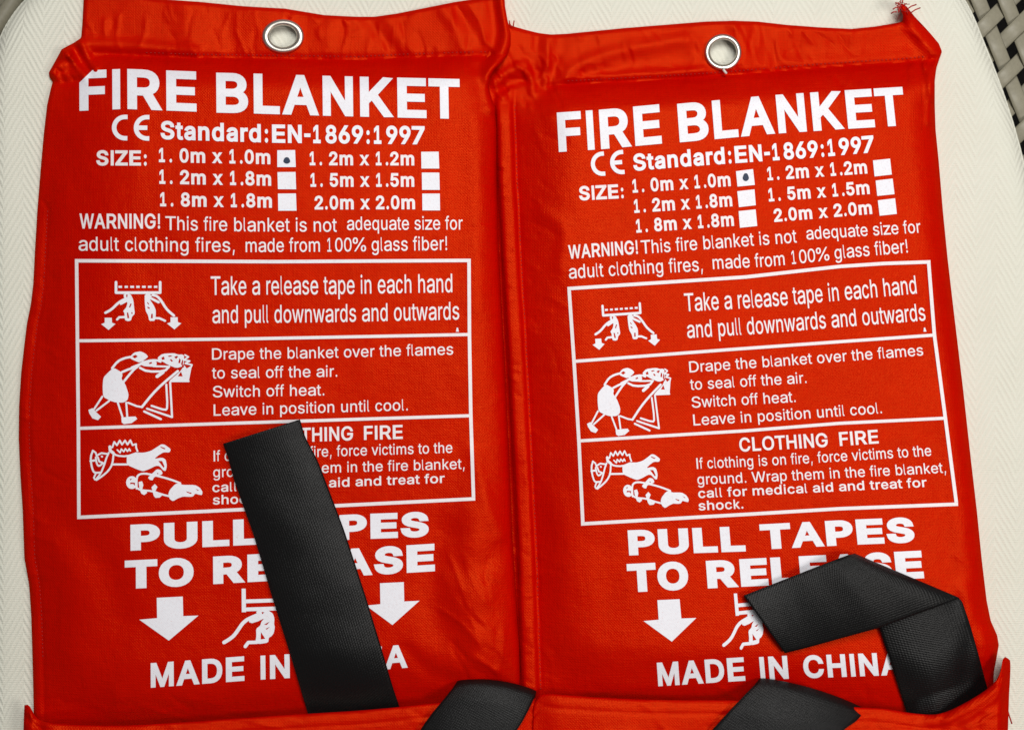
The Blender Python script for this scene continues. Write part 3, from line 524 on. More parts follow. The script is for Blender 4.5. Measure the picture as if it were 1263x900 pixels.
# ------------------------------------------------------------ plan outlines (measured from above)
L_TOP = [(103, -14), (150, -9), (195, -1), (250, 3), (300, 8), (352, 11), (400, 19), (440, 21), (462, 21), (490, 17), (520, 11), (560, 3), (600, -3), (622, -9)]
L_LEFT = [(103, -14), (103, 0), (101.5, 30), (100, 47), (91, 53), (76, 61), (69, 74), (60, 90), (61, 96), (65, 101), (62, 112), (58, 130), (54, 165), (50, 210), (46, 260), (43, 310), (41, 350), (38, 375), (33, 400), (30, 425), (26, 460), (23.5, 500), (23, 540), (25, 585), (28, 630), (29, 660), (30, 688), (36, 722), (38.5, 760), (40, 810), (41, 850), (42, 905)]
L_RIGHT = [(622, -9), (623, 8), (626, 25), (630, 42), (630, 56), (626, 68), (618, 78), (609, 87), (604, 95), (603, 108), (606, 120), (611, 134), (613, 160), (613, 220), (615, 300), (620, 400), (624, 470), (628, 560), (632, 660), (637, 740), (641, 800), (642, 835), (640, 905)]
L_BOT = [(42, 905), (200, 908), (380, 900), (540, 892), (640, 905)]
L_SEAM = [(60, 99), (72, 92), (92, 82), (108, 74), (135, 67), (180, 69), (230, 71), (300, 72), (380, 73), (440, 74), (500, 71), (560, 69), (600, 68), (640, 66)]

R_TOP = [(612, 27), (625, 29), (634, 33), (648, 37), (664, 41), (680, 43), (700, 42), (730, 39), (770, 35), (820, 31), (870, 27), (905, 26), (935, 27), (970, 31), (1010, 34), (1050, 36), (1080, 33), (1104, 29), (1113, 27), (1114, 20), (1110, 10), (1112, 4), (1118, 8), (1124, 16)]
R_RIGHT = [(1124, 16), (1134, 28), (1148, 42), (1158, 54), (1162, 64), (1159, 72), (1155, 84), (1153, 100), (1153, 130), (1154, 160), (1158, 200), (1163, 260), (1169, 320), (1176, 380), (1182, 430), (1188, 480), (1193, 525), (1198, 570), (1205, 630), (1211, 690), (1217, 740), (1222, 765), (1230, 783), (1232, 795), (1229, 812), (1226, 828), (1224, 890)]
R_LEFT = [(612, 27), (604, 60), (590, 90), (588, 115), (590, 140), (592, 170), (592, 220), (594, 300), (598, 400), (603, 470), (607, 560), (611, 660), (616, 740), (620, 800), (622, 840), (622, 893)]
R_BOT = [(622, 893), (656, 893), (760, 888), (900, 890), (1050, 890), (1150, 892), (1224, 890)]
R_SEAM = [(590, 116), (612, 108), (640, 110), (658, 113), (676, 107), (700, 104), (740, 102), (800, 99), (880, 94), (930, 90), (1000, 84), (1060, 80), (1110, 77), (1140, 74), (1175, 70)]
R_STRIP_X = [(100, 634), (130, 633), (220, 636), (320, 641), (460, 649), (560, 654), (680, 660), (780, 663), (850, 665), (900, 667)]   # y -> x of the stitch line beside the left binding
LIPL = [(30, 869), (36, 868), (40, 877), (47, 887), (60, 891), (80, 893), (144, 895), (219, 891), (320, 883.5), (380, 879.5), (440, 876), (492, 871.5), (533, 867), (600, 862), (668, 860)]
LIPR = [(658, 868), (665, 854), (700, 857), (760, 861), (820, 863), (900, 863), (980, 866), (1066, 872.5), (1090, 873), (1120, 878.5), (1145, 881), (1160, 880), (1180, 872), (1205, 858), (1222, 846), (1231, 836), (1235, 823), (1236.5, 812), (1240, 808.5), (1246, 814)]

def header_z(x, y, seam, outline):
    return 5.0 + 0 * x

def ridges(x, y, items):
    z = 0 * x
    for amp, w, line in items:
        ln = np.asarray(line, float)
        m = 4 * w
        sel = (x > ln[:, 0].min() - m) & (x < ln[:, 0].max() + m) & (y > ln[:, 1].min() - m) & (y < ln[:, 1].max() + m)
        if sel.any():
            d = pdist(x[sel], y[sel], smooth_line(line, 24))
            z[sel] += amp * np.exp(-(d / w) ** 2)
    return z

L_RIDGES = [
    (4.5, 8, [(106, 55), (140, 54), (180, 58), (240, 63)]),
    (-3.5, 5, [(118, 66), (160, 69), (230, 71), (330, 72), (440, 74), (520, 71), (603, 68)]),
    (5, 5, [(98, 50), (106, 68), (118, 84)]),
    (5, 5, [(80, 62), (92, 80), (104, 92)]),
    (-5, 5, [(90, 56), (100, 76), (110, 90)]),
    (4, 5, [(66, 88), (76, 78), (84, 66)]),
    (-4, 5, [(64, 101), (80, 103), (98, 101)]),
    (-3.2, 8, [(452, 22), (470, 45), (492, 72)]),
    (2.4, 8, [(478, 22), (492, 45), (510, 66)]),
    (2.4, 8, [(545, 10), (560, 34), (572, 62)]),
    (-3, 8, [(560, 8), (582, 34), (590, 60)]),
    (2.5, 14, [(225, 8), (235, 35), (232, 64)]),
    (-2.5, 14, [(270, 8), (278, 35), (290, 64)]),
    (2, 12, [(410, 24), (404, 45), (410, 66)]),
    (6, 7, [(618, -5), (623, 25), (626, 50), (614, 74), (600, 92), (602, 118), (607, 134)]),
    (-5, 9, [(606, -5), (610, 25), (612, 45), (600, 66), (588, 84)]),
    (5, 30, [(590, 640), (560, 720), (600, 800), (560, 850)]),
    (-5, 22, [(548, 660), (530, 720), (545, 780)]),
    (3.5, 20, [(625, 700), (600, 730), (575, 745)]),
    (-3.5, 16, [(622, 680), (600, 695), (570, 700)]),
    (3, 25, [(60, 660), (100, 720), (90, 800)]),
    (-3, 22, [(70, 640), (130, 690), (150, 760)]),
    (2.5, 9, [(585, 560), (600, 620), (618, 660)]),
    (-2.5, 14, [(52, 240), (60, 330), (52, 420)]),
    (2, 12, [(586, 150), (592, 260), (590, 380)]),
    (3, 18, [(150, 860), (260, 858), (360, 852)]),
    (-2.5, 10, [(500, 800), (530, 830), (560, 838)]),
]
R_RIDGES = [
    (4.8, 9, [(688, 106), (697, 92), (716, 79), (748, 67), (790, 57), (850, 48)]),
    (-3, 12, [(712, 104), (740, 90), (790, 80), (850, 74)]),
    (3, 6, [(678, 46), (676, 75), (671, 108)]),
    (-3, 7, [(662, 46), (660, 75), (664, 100)]),
    (-2.5, 9, [(692, 46), (690, 70), (684, 92)]),
    (5, 6, [(611, 102), (626, 88), (645, 80), (655, 92), (657, 114)]),
    (-5, 7, [(616, 112), (632, 103), (648, 98)]),
    (3, 4, [(612, 108), (620, 122), (630, 110)]),
    (-4.5, 4.5, [(676, 107), (700, 104), (740, 102), (800, 99), (880, 94), (960, 88), (1060, 80), (1120, 77), (1153, 74)]),
    (3.5, 5, [(700, 97), (760, 94), (830, 90), (868, 87)]),
    (3.5, 10, [(905, 32), (920, 52), (918, 84)]),
    (-3, 10, [(936, 34), (948, 60), (955, 84)]),
    (-5, 18, [(980, 60), (1060, 62), (1120, 54)]),
    (5, 8, [(1112, 10), (1124, 34), (1148, 62)]),
    (4, 5, [(1140, 76), (1148, 100), (1146, 150)]),
    (-3.5, 4, [(1134, 84), (1140, 92), (1147, 80)]),
    (3, 22, [(660, 560), (700, 660), (690, 760)]),
    (-2.5, 26, [(742, 680), (748, 760), (720, 830)]),
    (2.5, 18, [(1168, 430), (1186, 560), (1196, 680)]),
    (-2, 16, [(1150, 540), (1170, 650), (1180, 740)]),
    (2.5, 9, [(668, 260), (700, 280), (690, 330)]),
    (4, 12, [(1190, 730), (1208, 770), (1216, 810)]),
    (-3, 12, [(1214, 740), (1200, 790), (1190, 830)]),
    (3, 16, [(720, 852), (800, 850), (900, 846)]),
]

def creases(x, y, seed, n, box, ang, lo=14, hi=46, amp=1.2, w=3.0):
    """short sharp creases: cusp-shaped ridges and valleys"""
    r = np.random.default_rng(seed); z = 0 * x
    for _ in range(n):
        cx = r.uniform(box[0], box[2]); cy = r.uniform(box[1], box[3]); a = math.radians(r.normal(ang, 24)); L = r.uniform(lo, hi)
        k = r.uniform(-.35, .35)
        p = [(cx - math.cos(a) * L / 2, cy - math.sin(a) * L / 2), (cx + math.sin(a) * L * k * .3, cy - math.cos(a) * L * k * .3), (cx + math.cos(a) * L / 2, cy + math.sin(a) * L / 2)]
        m = abs(x - cx) + abs(y - cy) < L + 30
        if m.any():
            ln = smooth_line(p, 8, 2)
            d = pdist(x[m], y[m], ln)
            t = np.clip(1 - np.hypot(x[m] - cx, y[m] - cy) / (L * .6), 0, 1)
            z[m] += r.choice([-1, 1]) * r.uniform(.5, 1) * amp * 1.35 * np.exp(-d / (w * .85)) * sstep(0, .5, t)
    return z

def ridged(x, y, scale, seed):
    return (1 - 2 * np.abs(vnoise(x, y, scale, seed))) ** 3

def body_profile(x, y, left, right, seam, bot, RL, RR, RT, RB, inset_l=0, inset_r=0):
    dl = np.maximum(pdist(x, y, left) - inset_l, 0)
    dr = np.maximum(pdist(x, y, right) - inset_r, 0)
    dt = pdist(x, y, seam); db = pdist(x, y, bot)
    ins = y > np.interp(x, [p[0] for p in seam], [p[1] for p in seam])
    sn = lambda t: np.sin(np.clip(t, 0, 1) * math.pi / 2)
    p = sn(dl / RL) * rise(dr / RR) * sn(dt / RT) * sn(db / RB)
    return np.where(ins, p, 0)

TH = 34.0
def zL(x, y):
    x = np.asarray(x, float); y = np.asarray(y, float)
    botl = [(30, 897)] + [(a, b + 4) for a, b in LIPL[4:]]
    p = body_profile(x, y, L_LEFT[9:], L_RIGHT[9:], L_SEAM, botl, 125, 62, 44, 85, 5, 0)
    p = np.where(y > np.interp(x, [q[0] for q in botl], [q[1] for q in botl]), 0, p)
    d = np.minimum(pdist(x, y, L_LEFT), np.minimum(pdist(x, y, L_TOP), pdist(x, y, L_RIGHT)))
    z = 3 + 7 * rise(d / 6) + TH * p
    z += 7 * sstep(480, 625, x) * sstep(250, 60, y) * (1 - p)
    z += 4 * sstep(560, 600, x) * sstep(100, 160, y)
    z += ridges(x, y, L_RIDGES)
    z += (vnoise(x, y, 120, 1) * 2.2 + vnoise(x + 40, y, 46, 2) * 0.8 + vnoise(x, y, 19, 3) * 0.22) * (0.35 + 0.65 * p)
    z += vnoise(x, y * 0.5, 30, 5) * 1.1 * (1 - p)
    z -= 1.6 * np.exp(-((pdist(x, y, L_LEFT[14:]) - 13) / 2.2) ** 2)
    z += creases(x, y, 61, 46, (110, 4, 610, 66), 80, amp=1.5)
    z += creases(x, y, 62, 26, (64, 56, 90, 98), 50, 12, 30, 2.2, 2.6)
    z += creases(x, y, 63, 40, (125, 64, 610, 76), 95, 8, 24, 1.0, 2.4)
    z += creases(x, y, 64, 22, (590, 90, 616, 860), 10, 14, 40, 0.9)
    z += creases(x, y, 65, 26, (30, 120, 70, 860), 0, 14, 40, 1.0)
    z += creases(x, y, 66, 16, (545, 680, 630, 870), 60, 30, 80, 1.6, 4)
    z += creases(x, y, 67, 14, (60, 862, 520, 885), 10, 30, 80, 1.2, 4)
    z += ridged(x, y * .7, 34, 68) * 0.8 * (1 - p)
    return np.maximum(z, 2.0)

def zR(x, y):
    x = np.asarray(x, float); y = np.asarray(y, float)
    sx = np.interp(y, [p[0] for p in R_STRIP_X], [p[1] for p in R_STRIP_X])
    strip = [(b, a) for a, b in R_STRIP_X]
    botl = [(600, 862)] + [(a, b + 4) for a, b in LIPR[1:-6]] + [(1235, 845)]
    p = body_profile(x, y, strip, R_RIGHT[8:], R_SEAM, botl, 80, 34, 44, 75)
    p = np.where((x < sx) | (y > np.interp(x, [q[0] for q in botl], [q[1] for q in botl])), 0, p)
    d = np.minimum(pdist(x, y, R_RIGHT), pdist(x, y, R_TOP))
    z = 3 + 7 * rise(d / 6) + (TH - 5) * p
    # rolled binding on the left long edge
    u = np.clip((x - (sx - 22)) / 22, 0, 1)
    below = sstep(104, 150, y)
    z += below * np.where(x < sx + 1, 12 * np.clip(1 - (2 * u - 1) ** 4, 0, 1) ** 0.7, 0) * sstep(872, 845, y)
    z += below * 6 * np.exp(-((x - sx) / 14) ** 2) * 0
    z -= 7 * sstep(sx - 19, sx - 24, x) * below
    z += ridges(x, y, R_RIDGES)
    z += (vnoise(x, y, 130, 11) * 2.2 + vnoise(x + 40, y, 50, 12) * 0.8 + vnoise(x, y, 19, 13) * 0.22) * (0.35 + 0.65 * p)
    z += vnoise(x * .6, y, 34, 15) * 1.2 * (1 - p)
    z -= below * 1.6 * np.exp(-((x - sx - 2) / 2.0) ** 2)
    z += creases(x, y, 71, 50, (640, 34, 1140, 96), 80, amp=1.5)
    z += creases(x, y, 72, 30, (606, 70, 690, 128), 60, 12, 34, 2.2, 2.6)
    z += creases(x, y, 73, 40, (680, 84, 1150, 104), 85, 8, 24, 1.0, 2.4)
    z += creases(x, y, 74, 34, (634, 130, 690, 860), 15, 14, 44, 0.8)
    z += creases(x, y, 75, 30, (1178, 60, 1224, 830), 10, 14, 44, 1.1)
    z += creases(x, y, 76, 60, (612, 130, 662, 850), 5, 8, 22, 1.2, 2.4)
    z += creases(x, y, 77, 16, (680, 858, 1180, 872), 10, 30, 80, 1.2, 4)
    z += ridged(x, y * .7, 34, 78) * 0.8 * (1 - p)
    # the frayed top corner curls up off the cushion
    z += 16 * sstep(34, 6, y) * sstep(1090, 1112, x)
    return np.maximum(z, 2.0)

def coons(top, bot, left, right, nx, ny):
    T = resample(top, nx); B = resample(bot, nx); Lf = resample(left, ny); R = resample(right, ny)
    s = np.linspace(0, 1, nx)[None, :, None]; t = np.linspace(0, 1, ny)[:, None, None]
    P = (1 - t) * T[None] + t * B[None] + (1 - s) * Lf[:, None] + s * R[:, None]
    P -= (1 - s) * (1 - t) * T[0] + s * (1 - t) * T[-1] + (1 - s) * t * B[0] + s * t * B[-1]
    return P

def sheet(P, zf, seam, hole, names, parent, mat):
    """grid -> header band and front panel, with a turned-down edge all round"""
    ny, nx = P.shape[:2]
    x = P[..., 0].ravel(); y = P[..., 1].ravel()
    z = zf(x, y)
    v = Wn(x, y, z)
    idx = np.arange(nx * ny).reshape(ny, nx)
    a = idx[:-1, :-1].ravel(); b = idx[1:, :-1].ravel(); c = idx[1:, 1:].ravel(); d = idx[:-1, 1:].ravel()
    F = np.stack([a, b, c, d], 1)
    cx = x[F].mean(1); cy = y[F].mean(1)
    hx, hy, hr, hs = hole
    keep = ((cx - hx) / hr) ** 2 + ((cy - hy) / hs) ** 2 > 1
    F = F[keep]; cx = cx[keep]; cy = cy[keep]
    up = cy < np.interp(cx, [p[0] for p in seam], [p[1] for p in seam])
    rim = np.r_[idx[0, :], idx[1:, -1], idx[-1, -2::-1], idx[-2:0:-1, 0]]
    sk = Wn(x[rim] + 0.0, y[rim], np.full(len(rim), -4.0))
    n = len(v)
    vv = np.vstack([v, sk])
    m = len(rim)
    SF = [(int(rim[i]), int(rim[(i + 1) % m]), n + (i + 1) % m, n + i) for i in range(m)]
    sy = y[rim]; sx = x[rim]
    supp = sy < np.interp(sx, [p[0] for p in seam], [p[1] for p in seam])
    out = []
    for nm, sel, flag in ((names[0], up, True), (names[1], ~up, False)):
        ff = [tuple(int(i) for i in q) for q in F[sel]] + [q for q, s in zip(SF, supp) if s == flag]
        used = sorted({i for q in ff for i in q})
        mp = {o: k for k, o in enumerate(used)}
        out.append(link(nm, vv[used], [tuple(mp[i] for i in q) for q in ff], mat, parent))
    return out

def ring(name, cx, cy, rx, ry, ix, iy, zb, parent, tilt=0.0):
    """rolled metal eyelet: lathe of a domed flange with an inner barrel"""
    n = 72; V = []; F = []
    rings = [(rx, ry, -3)]
    for a in np.linspace(0, 180, 13):
        k = 0.5 + 0.5 * math.cos(math.radians(a))
        rings.append((ix + (rx - ix) * k, iy + (ry - iy) * k, 4.6 * math.sin(math.radians(a)) ** 0.8))
    rings.append((ix - .3, iy - .3, -7))
    for a, b, z in rings:
        for i in range(n):
            t = 2 * math.pi * i / n
            V.append(W(cx + a * math.cos(t), cy + b * math.sin(t), zb + z + tilt * math.cos(t)))
    for r in range(len(rings) - 1):
        for i in range(n):
            F.append((r * n + i, r * n + (i + 1) % n, (r + 1) * n + (i + 1) % n, (r + 1) * n + i))
    return link(name, V, F, STEEL, parent)

def tape(name, rows, zf, parent, th=3.6, nu=26, step=3.0, frayed=0):
    """webbing band. rows: (left xy, right xy, extra height); zf gives the support height"""
    Lp = np.array([(*r[0], r[2]) for r in rows], float); Rp = np.array([(*r[1], r[2]) for r in rows], float)
    C = (Lp + Rp) / 2
    d = np.r_[0, np.cumsum(np.linalg.norm(np.diff(C[:, :2], axis=0), axis=1) + 0.6 * np.abs(np.diff(C[:, 2])))]
    n = max(8, int(d[-1] / step))
    t = np.linspace(0, d[-1], n)
    def sm(a):
        r = np.stack([np.interp(t, d, a[:, k]) for k in range(3)], 1)
        for _ in range(3):
            r[1:-1] = 0.25 * r[:-2] + 0.5 * r[1:-1] + 0.25 * r[2:]
        return r
    Lq, Rq = sm(Lp), sm(Rp)
    bq = np.interp(t, d, [r[3] if len(r) > 3 else 0 for r in rows])
    s = np.linspace(0, 1, nu)
    P = Lq[:, None, :] * (1 - s)[None, :, None] + Rq[:, None, :] * s[None, :, None]
    P[..., 1] -= bq[:, None] * (np.sin(s * math.pi) ** 0.7)[None, :]
    x = P[..., 0].ravel(); y = P[..., 1].ravel()
    crown = (1 - np.abs(2 * s - 1) ** 2.1) * 7.0
    zz = (zf(x, y) if zf is not None else 0) + P[..., 2].ravel() + np.tile(crown, n)
    zz = zz + vnoise(x, y, 40, 31) * 0.8
    top = Wn(x, y, zz + th); low = Wn(x, y, zz)
    idx = np.arange(n * nu).reshape(n, nu); N = n * nu
    a = idx[:-1, :-1].ravel(); b = idx[1:, :-1].ravel(); c = idx[1:, 1:].ravel(); e = idx[:-1, 1:].ravel()
    F = [tuple(q) for q in np.stack([a, b, c, e], 1).tolist()] + [tuple(q) for q in (np.stack([e, c, b, a], 1) + N).tolist()]
    rim = np.r_[idx[0, :], idx[1:, -1], idx[-1, -2::-1], idx[-2:0:-1, 0]].tolist()
    m = len(rim)
    F += [(rim[i], rim[(i + 1) % m], N + rim[(i + 1) % m], N + rim[i]) for i in range(m)]
    wid = np.linalg.norm(Rq[:, :2] - Lq[:, :2], axis=1).mean()
    uv = np.stack([np.tile(s * wid, n), np.repeat(t, nu)], 1)
    return link(name, np.vstack([top, low]), F, WEB, parent, uvs=np.vstack([uv, uv]))

def lip(name, line, left_x, right_x, zfun, parent, y1=975):
    """standing back wall of the pouch mouth"""
    T = smooth_line(line, 160, 2)
    ny = 46
    V = []; U = []
    for j in range(ny):
        t = j / (ny - 1)
        for i, (a, b) in enumerate(T):
            xb = np.interp(a, [T[0][0], T[-1][0]], [left_x, right_x])
            V.append((a + (xb - a) * t, b + (y1 - b) * t))
    V = np.array(V)
    x, y = V[:, 0], V[:, 1]
    edge = np.tile(T[:, 1], ny)
    z = zfun(x, y, y - edge)
    n = len(T)
    top = Wn(x, y, z + 4); low = Wn(x, y, z)
    idx = np.arange(n * ny).reshape(ny, n); N = n * ny
    a = idx[:-1, :-1].ravel(); b = idx[1:, :-1].ravel(); c = idx[1:, 1:].ravel(); e = idx[:-1, 1:].ravel()
    F = [tuple(q) for q in np.stack([a, b, c, e], 1).tolist()] + [tuple(q) for q in (np.stack([e, c, b, a], 1) + N).tolist()]
    rim = np.r_[idx[0, :], idx[1:, -1], idx[-1, -2::-1], idx[-2:0:-1, 0]].tolist()
    m = len(rim)
    F += [(rim[i], rim[(i + 1) % m], N + rim[(i + 1) % m], N + rim[i]) for i in range(m)]
    return link(name, np.vstack([top, low]), F, RED, parent), z

def tube(pts, r, n=6, mb=None):
    """append a thin tube (plan coordinates) to (verts, faces)"""
    V, F = mb if mb is not None else ([], [])
    P = [Vector(W(*p)) for p in pts]
    k0 = len(V)
    for i, p in enumerate(P):
        t = (P[min(i + 1, len(P) - 1)] - P[max(i - 1, 0)]).normalized()
        u = t.cross(Vector((0.13, 0.07, 1))).normalized(); w = t.cross(u)
        rr = r * PX
        for j in range(n):
            a = 2 * math.pi * j / n
            V.append(tuple(p + u * math.cos(a) * rr + w * math.sin(a) * rr))
    for i in range(len(P) - 1):
        for j in range(n):
            F.append((k0 + i * n + j, k0 + i * n + (j + 1) % n, k0 + (i + 1) * n + (j + 1) % n, k0 + (i + 1) * n + j))
    F.append(tuple(k0 + j for j in range(n))[::-1]); F.append(tuple(k0 + (len(P) - 1) * n + j for j in range(n)))
    return V, F

def stitches(name, line, zf, parent, pitch=5.0, length=3.2, r=0.55, lift=0.3, mat=None):
    ln = np.asarray(line, float)
    L = np.hypot(*np.diff(ln, axis=0).T).sum()
    q = resample(ln, int(L / pitch) * 2)
    mb = ([], [])
    for i in range(0, len(q) - 1, 2):
        a = q[i]; b = a + (q[i + 1] - a) * (length / (pitch / 2) / 1.0) * 0.5 * 1.2
        zz = zf(np.array([a[0], b[0]]), np.array([a[1], b[1]])) + lift
        mb = tube([(a[0], a[1], zz[0]), ((a[0] + b[0]) / 2, (a[1] + b[1]) / 2, zz.mean() + .35), (b[0], b[1], zz[1])], r, 5, mb)
    o = link(name, *mb, mat or THREAD, parent)
    return tag(o, kind='stuff')

# ------------------------------------------------------------ cushion and wicker chair
CUSH = [(-14, 1180), (-16, 700), (-15, 300), (-13, 130), (-9, 80), (1, 44), (15, 20), (33, -2), (60, -24), (110, -46), (200, -62), (400, -74), (800, -76), (1020, -72), (1110, -58), (1162, -32), (1190, 0), (1204, 30), (1214, 56), (1227, 88), (1240, 124), (1252, 162), (1262, 200), (1274, 262), (1288, 350), (1300, 470), (1312, 700), (1318, 1180), (1280, 1230), (1100, 1260), (600, 1268), (200, 1258), (20, 1230)]
cq = smooth_line(CUSH + CUSH[:1], 420, 2)[:-1]
cushion = None
def build_cushion():
    c = np.array([640, 560.0])
    n = len(cq)
    t = np.roll(cq, -1, 0) - np.roll(cq, 1, 0); t /= np.hypot(*t.T)[:, None]
    nrm = np.stack([t[:, 1], -t[:, 0]], 1)
    if ((nrm * (cq - c)).sum(1)).mean() < 0: nrm = -nrm
    rings = []
    for k in np.linspace(0.0, 0.93, 30):           # centre to shoulder
        rings.append((c + (cq - c) * k, None))
    V = []; F = []
    rr = []
    for k in np.linspace(0.02, 1, 60):
        P = c + (cq - c) * k
        d = (1 - k) * np.hypot(*(cq - c).T)
        z = -12 * (1 - rise(d / 26)) - 1.2 + np.minimum(vnoise(P[:, 0], P[:, 1], 160, 41), 0) * 1.2
        rr.append((P, z))
    for a, z in ((0.0, -22), (0.0, -40), (-1, -62), (-3, -84), (-8, -104), (-16, -120)):
        rr.append((cq + nrm * a, np.full(n, float(z))))
    for P, z in rr: V += Wn(P[:, 0], P[:, 1], z).tolist()
    m = len(rr)
    V.append(W(c[0], c[1], -1.2)); V.append(W(c[0], c[1], -120))
    for r in range(m - 1):
        for i in range(n):
            F.append((r * n + i, r * n + (i + 1) % n, (r + 1) * n + (i + 1) % n, (r + 1) * n + i))
    for i in range(n):
        F.append((m * n, (i + 1) % n, i)); F.append((m * n + 1, (m - 1) * n + i, (m - 1) * n + (i + 1) % n))
    # orient outward
    me_v = np.array(V)
    F = [tuple(reversed(f)) for f in F] if parea(cq) > 0 else F
    root = empty('seat_cushion', W(640, 560, -120))
    o = link('cover', V, F, CREAM, root)
    # piping seam low on the side
    p = [(a, b, -62.0) for a, b in (cq - nrm * 2.5)]; p.append(p[0])
    o2 = link('piping', *tube(p, 4.0, 8), CREAM, root)
    tag(root, 'cream herringbone seat cushion with rounded corners lying under both red pouches', 'cushion')
    return root
build_cushion()

def build_chair():
    root = empty('wicker_chair', W(640, 560, -420))
    tag(root, 'sage grey open-weave wicker chair showing past the cushion corners', 'chair')
    zb = -128.0
    cen = np.array([1230.0, 60.0])
    da = np.array([0.40, 1.0]); da /= np.hypot(*da)          # long strands
    db = np.array([1.0, -1.0]); db /= np.hypot(*db)          # cross strands
    na = np.array([da[1], -da[0]]); nb = np.array([-db[1], db[0]])
    sa, sb = 31.0, 31.0
    cpoly = cq
    def band(i, fam):
        n_, d_, s_ = (na, da, sa) if fam == 0 else (nb, db, sb)
        no_, do_, so_ = (nb, db, sb) if fam == 0 else (na, da, sa)
        o = cen + n_ * (i * s_ / 1.0)
        ts = np.arange(-1500, 1700, 5.0)
        P = o + d_ * ts[:, None]
        ok = (P[:, 0] > -190) & (P[:, 0] < 1480) & (P[:, 1] > -230) & (P[:, 1] < 1330)
        if ok.sum() < 6: return []
        q = P * 1.0
        # only where it is not far under the cushion
        ins = inside(q[:, 0], q[:, 1], cpoly)
        near = pdist(q[:, 0], q[:, 1], np.vstack([cpoly, cpoly[:1]])) < 70
        ok &= (~ins) | near
        runs = []; cur = []
        for k in range(len(ts)):
            if ok[k]: cur.append(k)
            else:
                if len(cur) > 8: runs.append(cur)
                cur = []
        if len(cur) > 8: runs.append(cur)
        # height: cross the other family alternately
        res = []
        w = 9.4
        for run in runs:
            t = ts[run]
            # index of the other family along this strand
            proj = ((P[run] - cen) @ no_) / so_
            ph = np.cos(math.pi * proj) * (1 if i % 2 == 0 else -1) * (1 if fam == 0 else -1)
            z = zb + 5.0 * ph + random.uniform(-.6, .6)
            wob = n_ * random.uniform(-1.2, 1.2)
            V = []; F = []
            prof = [(-1, 0), (-.9, 1.4), (-.5, 2.6), (0, 3.0), (.5, 2.6), (.9, 1.4), (1, 0), (.8, -1.2), (-.8, -1.2)]
            for k, kk in enumerate(run):
                for a, b in prof:
                    p = P[kk] + wob + n_ * a * w
                    V.append(W(p[0] , p[1], z[k] + b))
            m = len(prof)
            for k in range(len(run) - 1):
                for j in range(m):
                    F.append((k * m + j, k * m + (j + 1) % m, (k + 1) * m + (j + 1) % m, (k + 1) * m + j))
            F.append(tuple(range(m))); F.append(tuple((len(run) - 1) * m + j for j in range(m))[::-1])
            res.append((V, F))
        return res
    todo = []
    for fam in (0, 1):
        for i in range(-60, 61):
            todo += band(i, fam)
    def seen(V):
        a = np.array(V); px = a[:, 0] / PX; 
        return len(V)
    todo.sort(key=lambda r: -seen(r[0]))
    for V, F in todo[:280]:
        link('strand', V, F, WICKER, root)
    # round rim of the chair frame passing the top left corner
    rim = smooth_line([(-70, 190), (-34, 90), (-12, 46), (8, 16), (30, -18), (60, -60), (90, -110)], 60)
    V, F = tube([(a, b, -100.0) for a, b in rim], 10.5, 16)
    link('frame_rail', V, F, WICKER, root)
    for k in range(5):
        t = k / 4
    # black sheet added below the weave; its colour stands for shade in the gaps
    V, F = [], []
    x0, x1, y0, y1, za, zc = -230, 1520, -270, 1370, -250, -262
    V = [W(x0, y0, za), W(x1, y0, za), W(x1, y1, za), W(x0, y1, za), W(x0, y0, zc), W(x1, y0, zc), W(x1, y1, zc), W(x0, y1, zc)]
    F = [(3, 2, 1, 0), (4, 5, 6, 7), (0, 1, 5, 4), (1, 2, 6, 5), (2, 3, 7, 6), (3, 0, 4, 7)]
    link('gap_shade_sheet', V, F, DARK, root, smooth=False)
build_chair()

# ------------------------------------------------------------ pouches
def pouch_common(root, zf, P, seam, eye):
    ex, ey, rx, ry, ix, iy = eye
    sheet(P, zf, seam, (ex, ey, (rx + ix) / 2, (ry + iy) / 2), ('header_band', 'front_panel'), root, RED)
    zb = float(zf(np.array([ex + rx, ex - rx, ex, ex]), np.array([ey, ey, ey + ry, ey - ry])).mean())
    ring('eyelet', ex, ey, rx, ry, ix, iy, zb, root)

rootL = empty('fire_blanket_pouch', W(330, 450, 0))
tag(rootL, 'left red fire blanket pouch, one straight black tape lying across its white lettering', 'fire blanket', 'fire blanket pouches side by side')
rootR = empty('fire_blanket_pouch', W(920, 450, 0))
tag(rootR, 'right red fire blanket pouch with bent black tape and a frayed top corner', 'fire blanket', 'fire blanket pouches side by side')

PL = coons(L_TOP, L_BOT, L_LEFT, L_RIGHT, 250, 380)
PR = coons(R_TOP, R_BOT, R_LEFT, R_RIGHT, 260, 370)
pouch_common(rootL, zL, PL, L_SEAM, (349, 45, 26, 21, 17, 13.5))
pouch_common(rootR, zR, PR, R_SEAM, (892, 64.5, 23, 22.5, 16, 15.5))

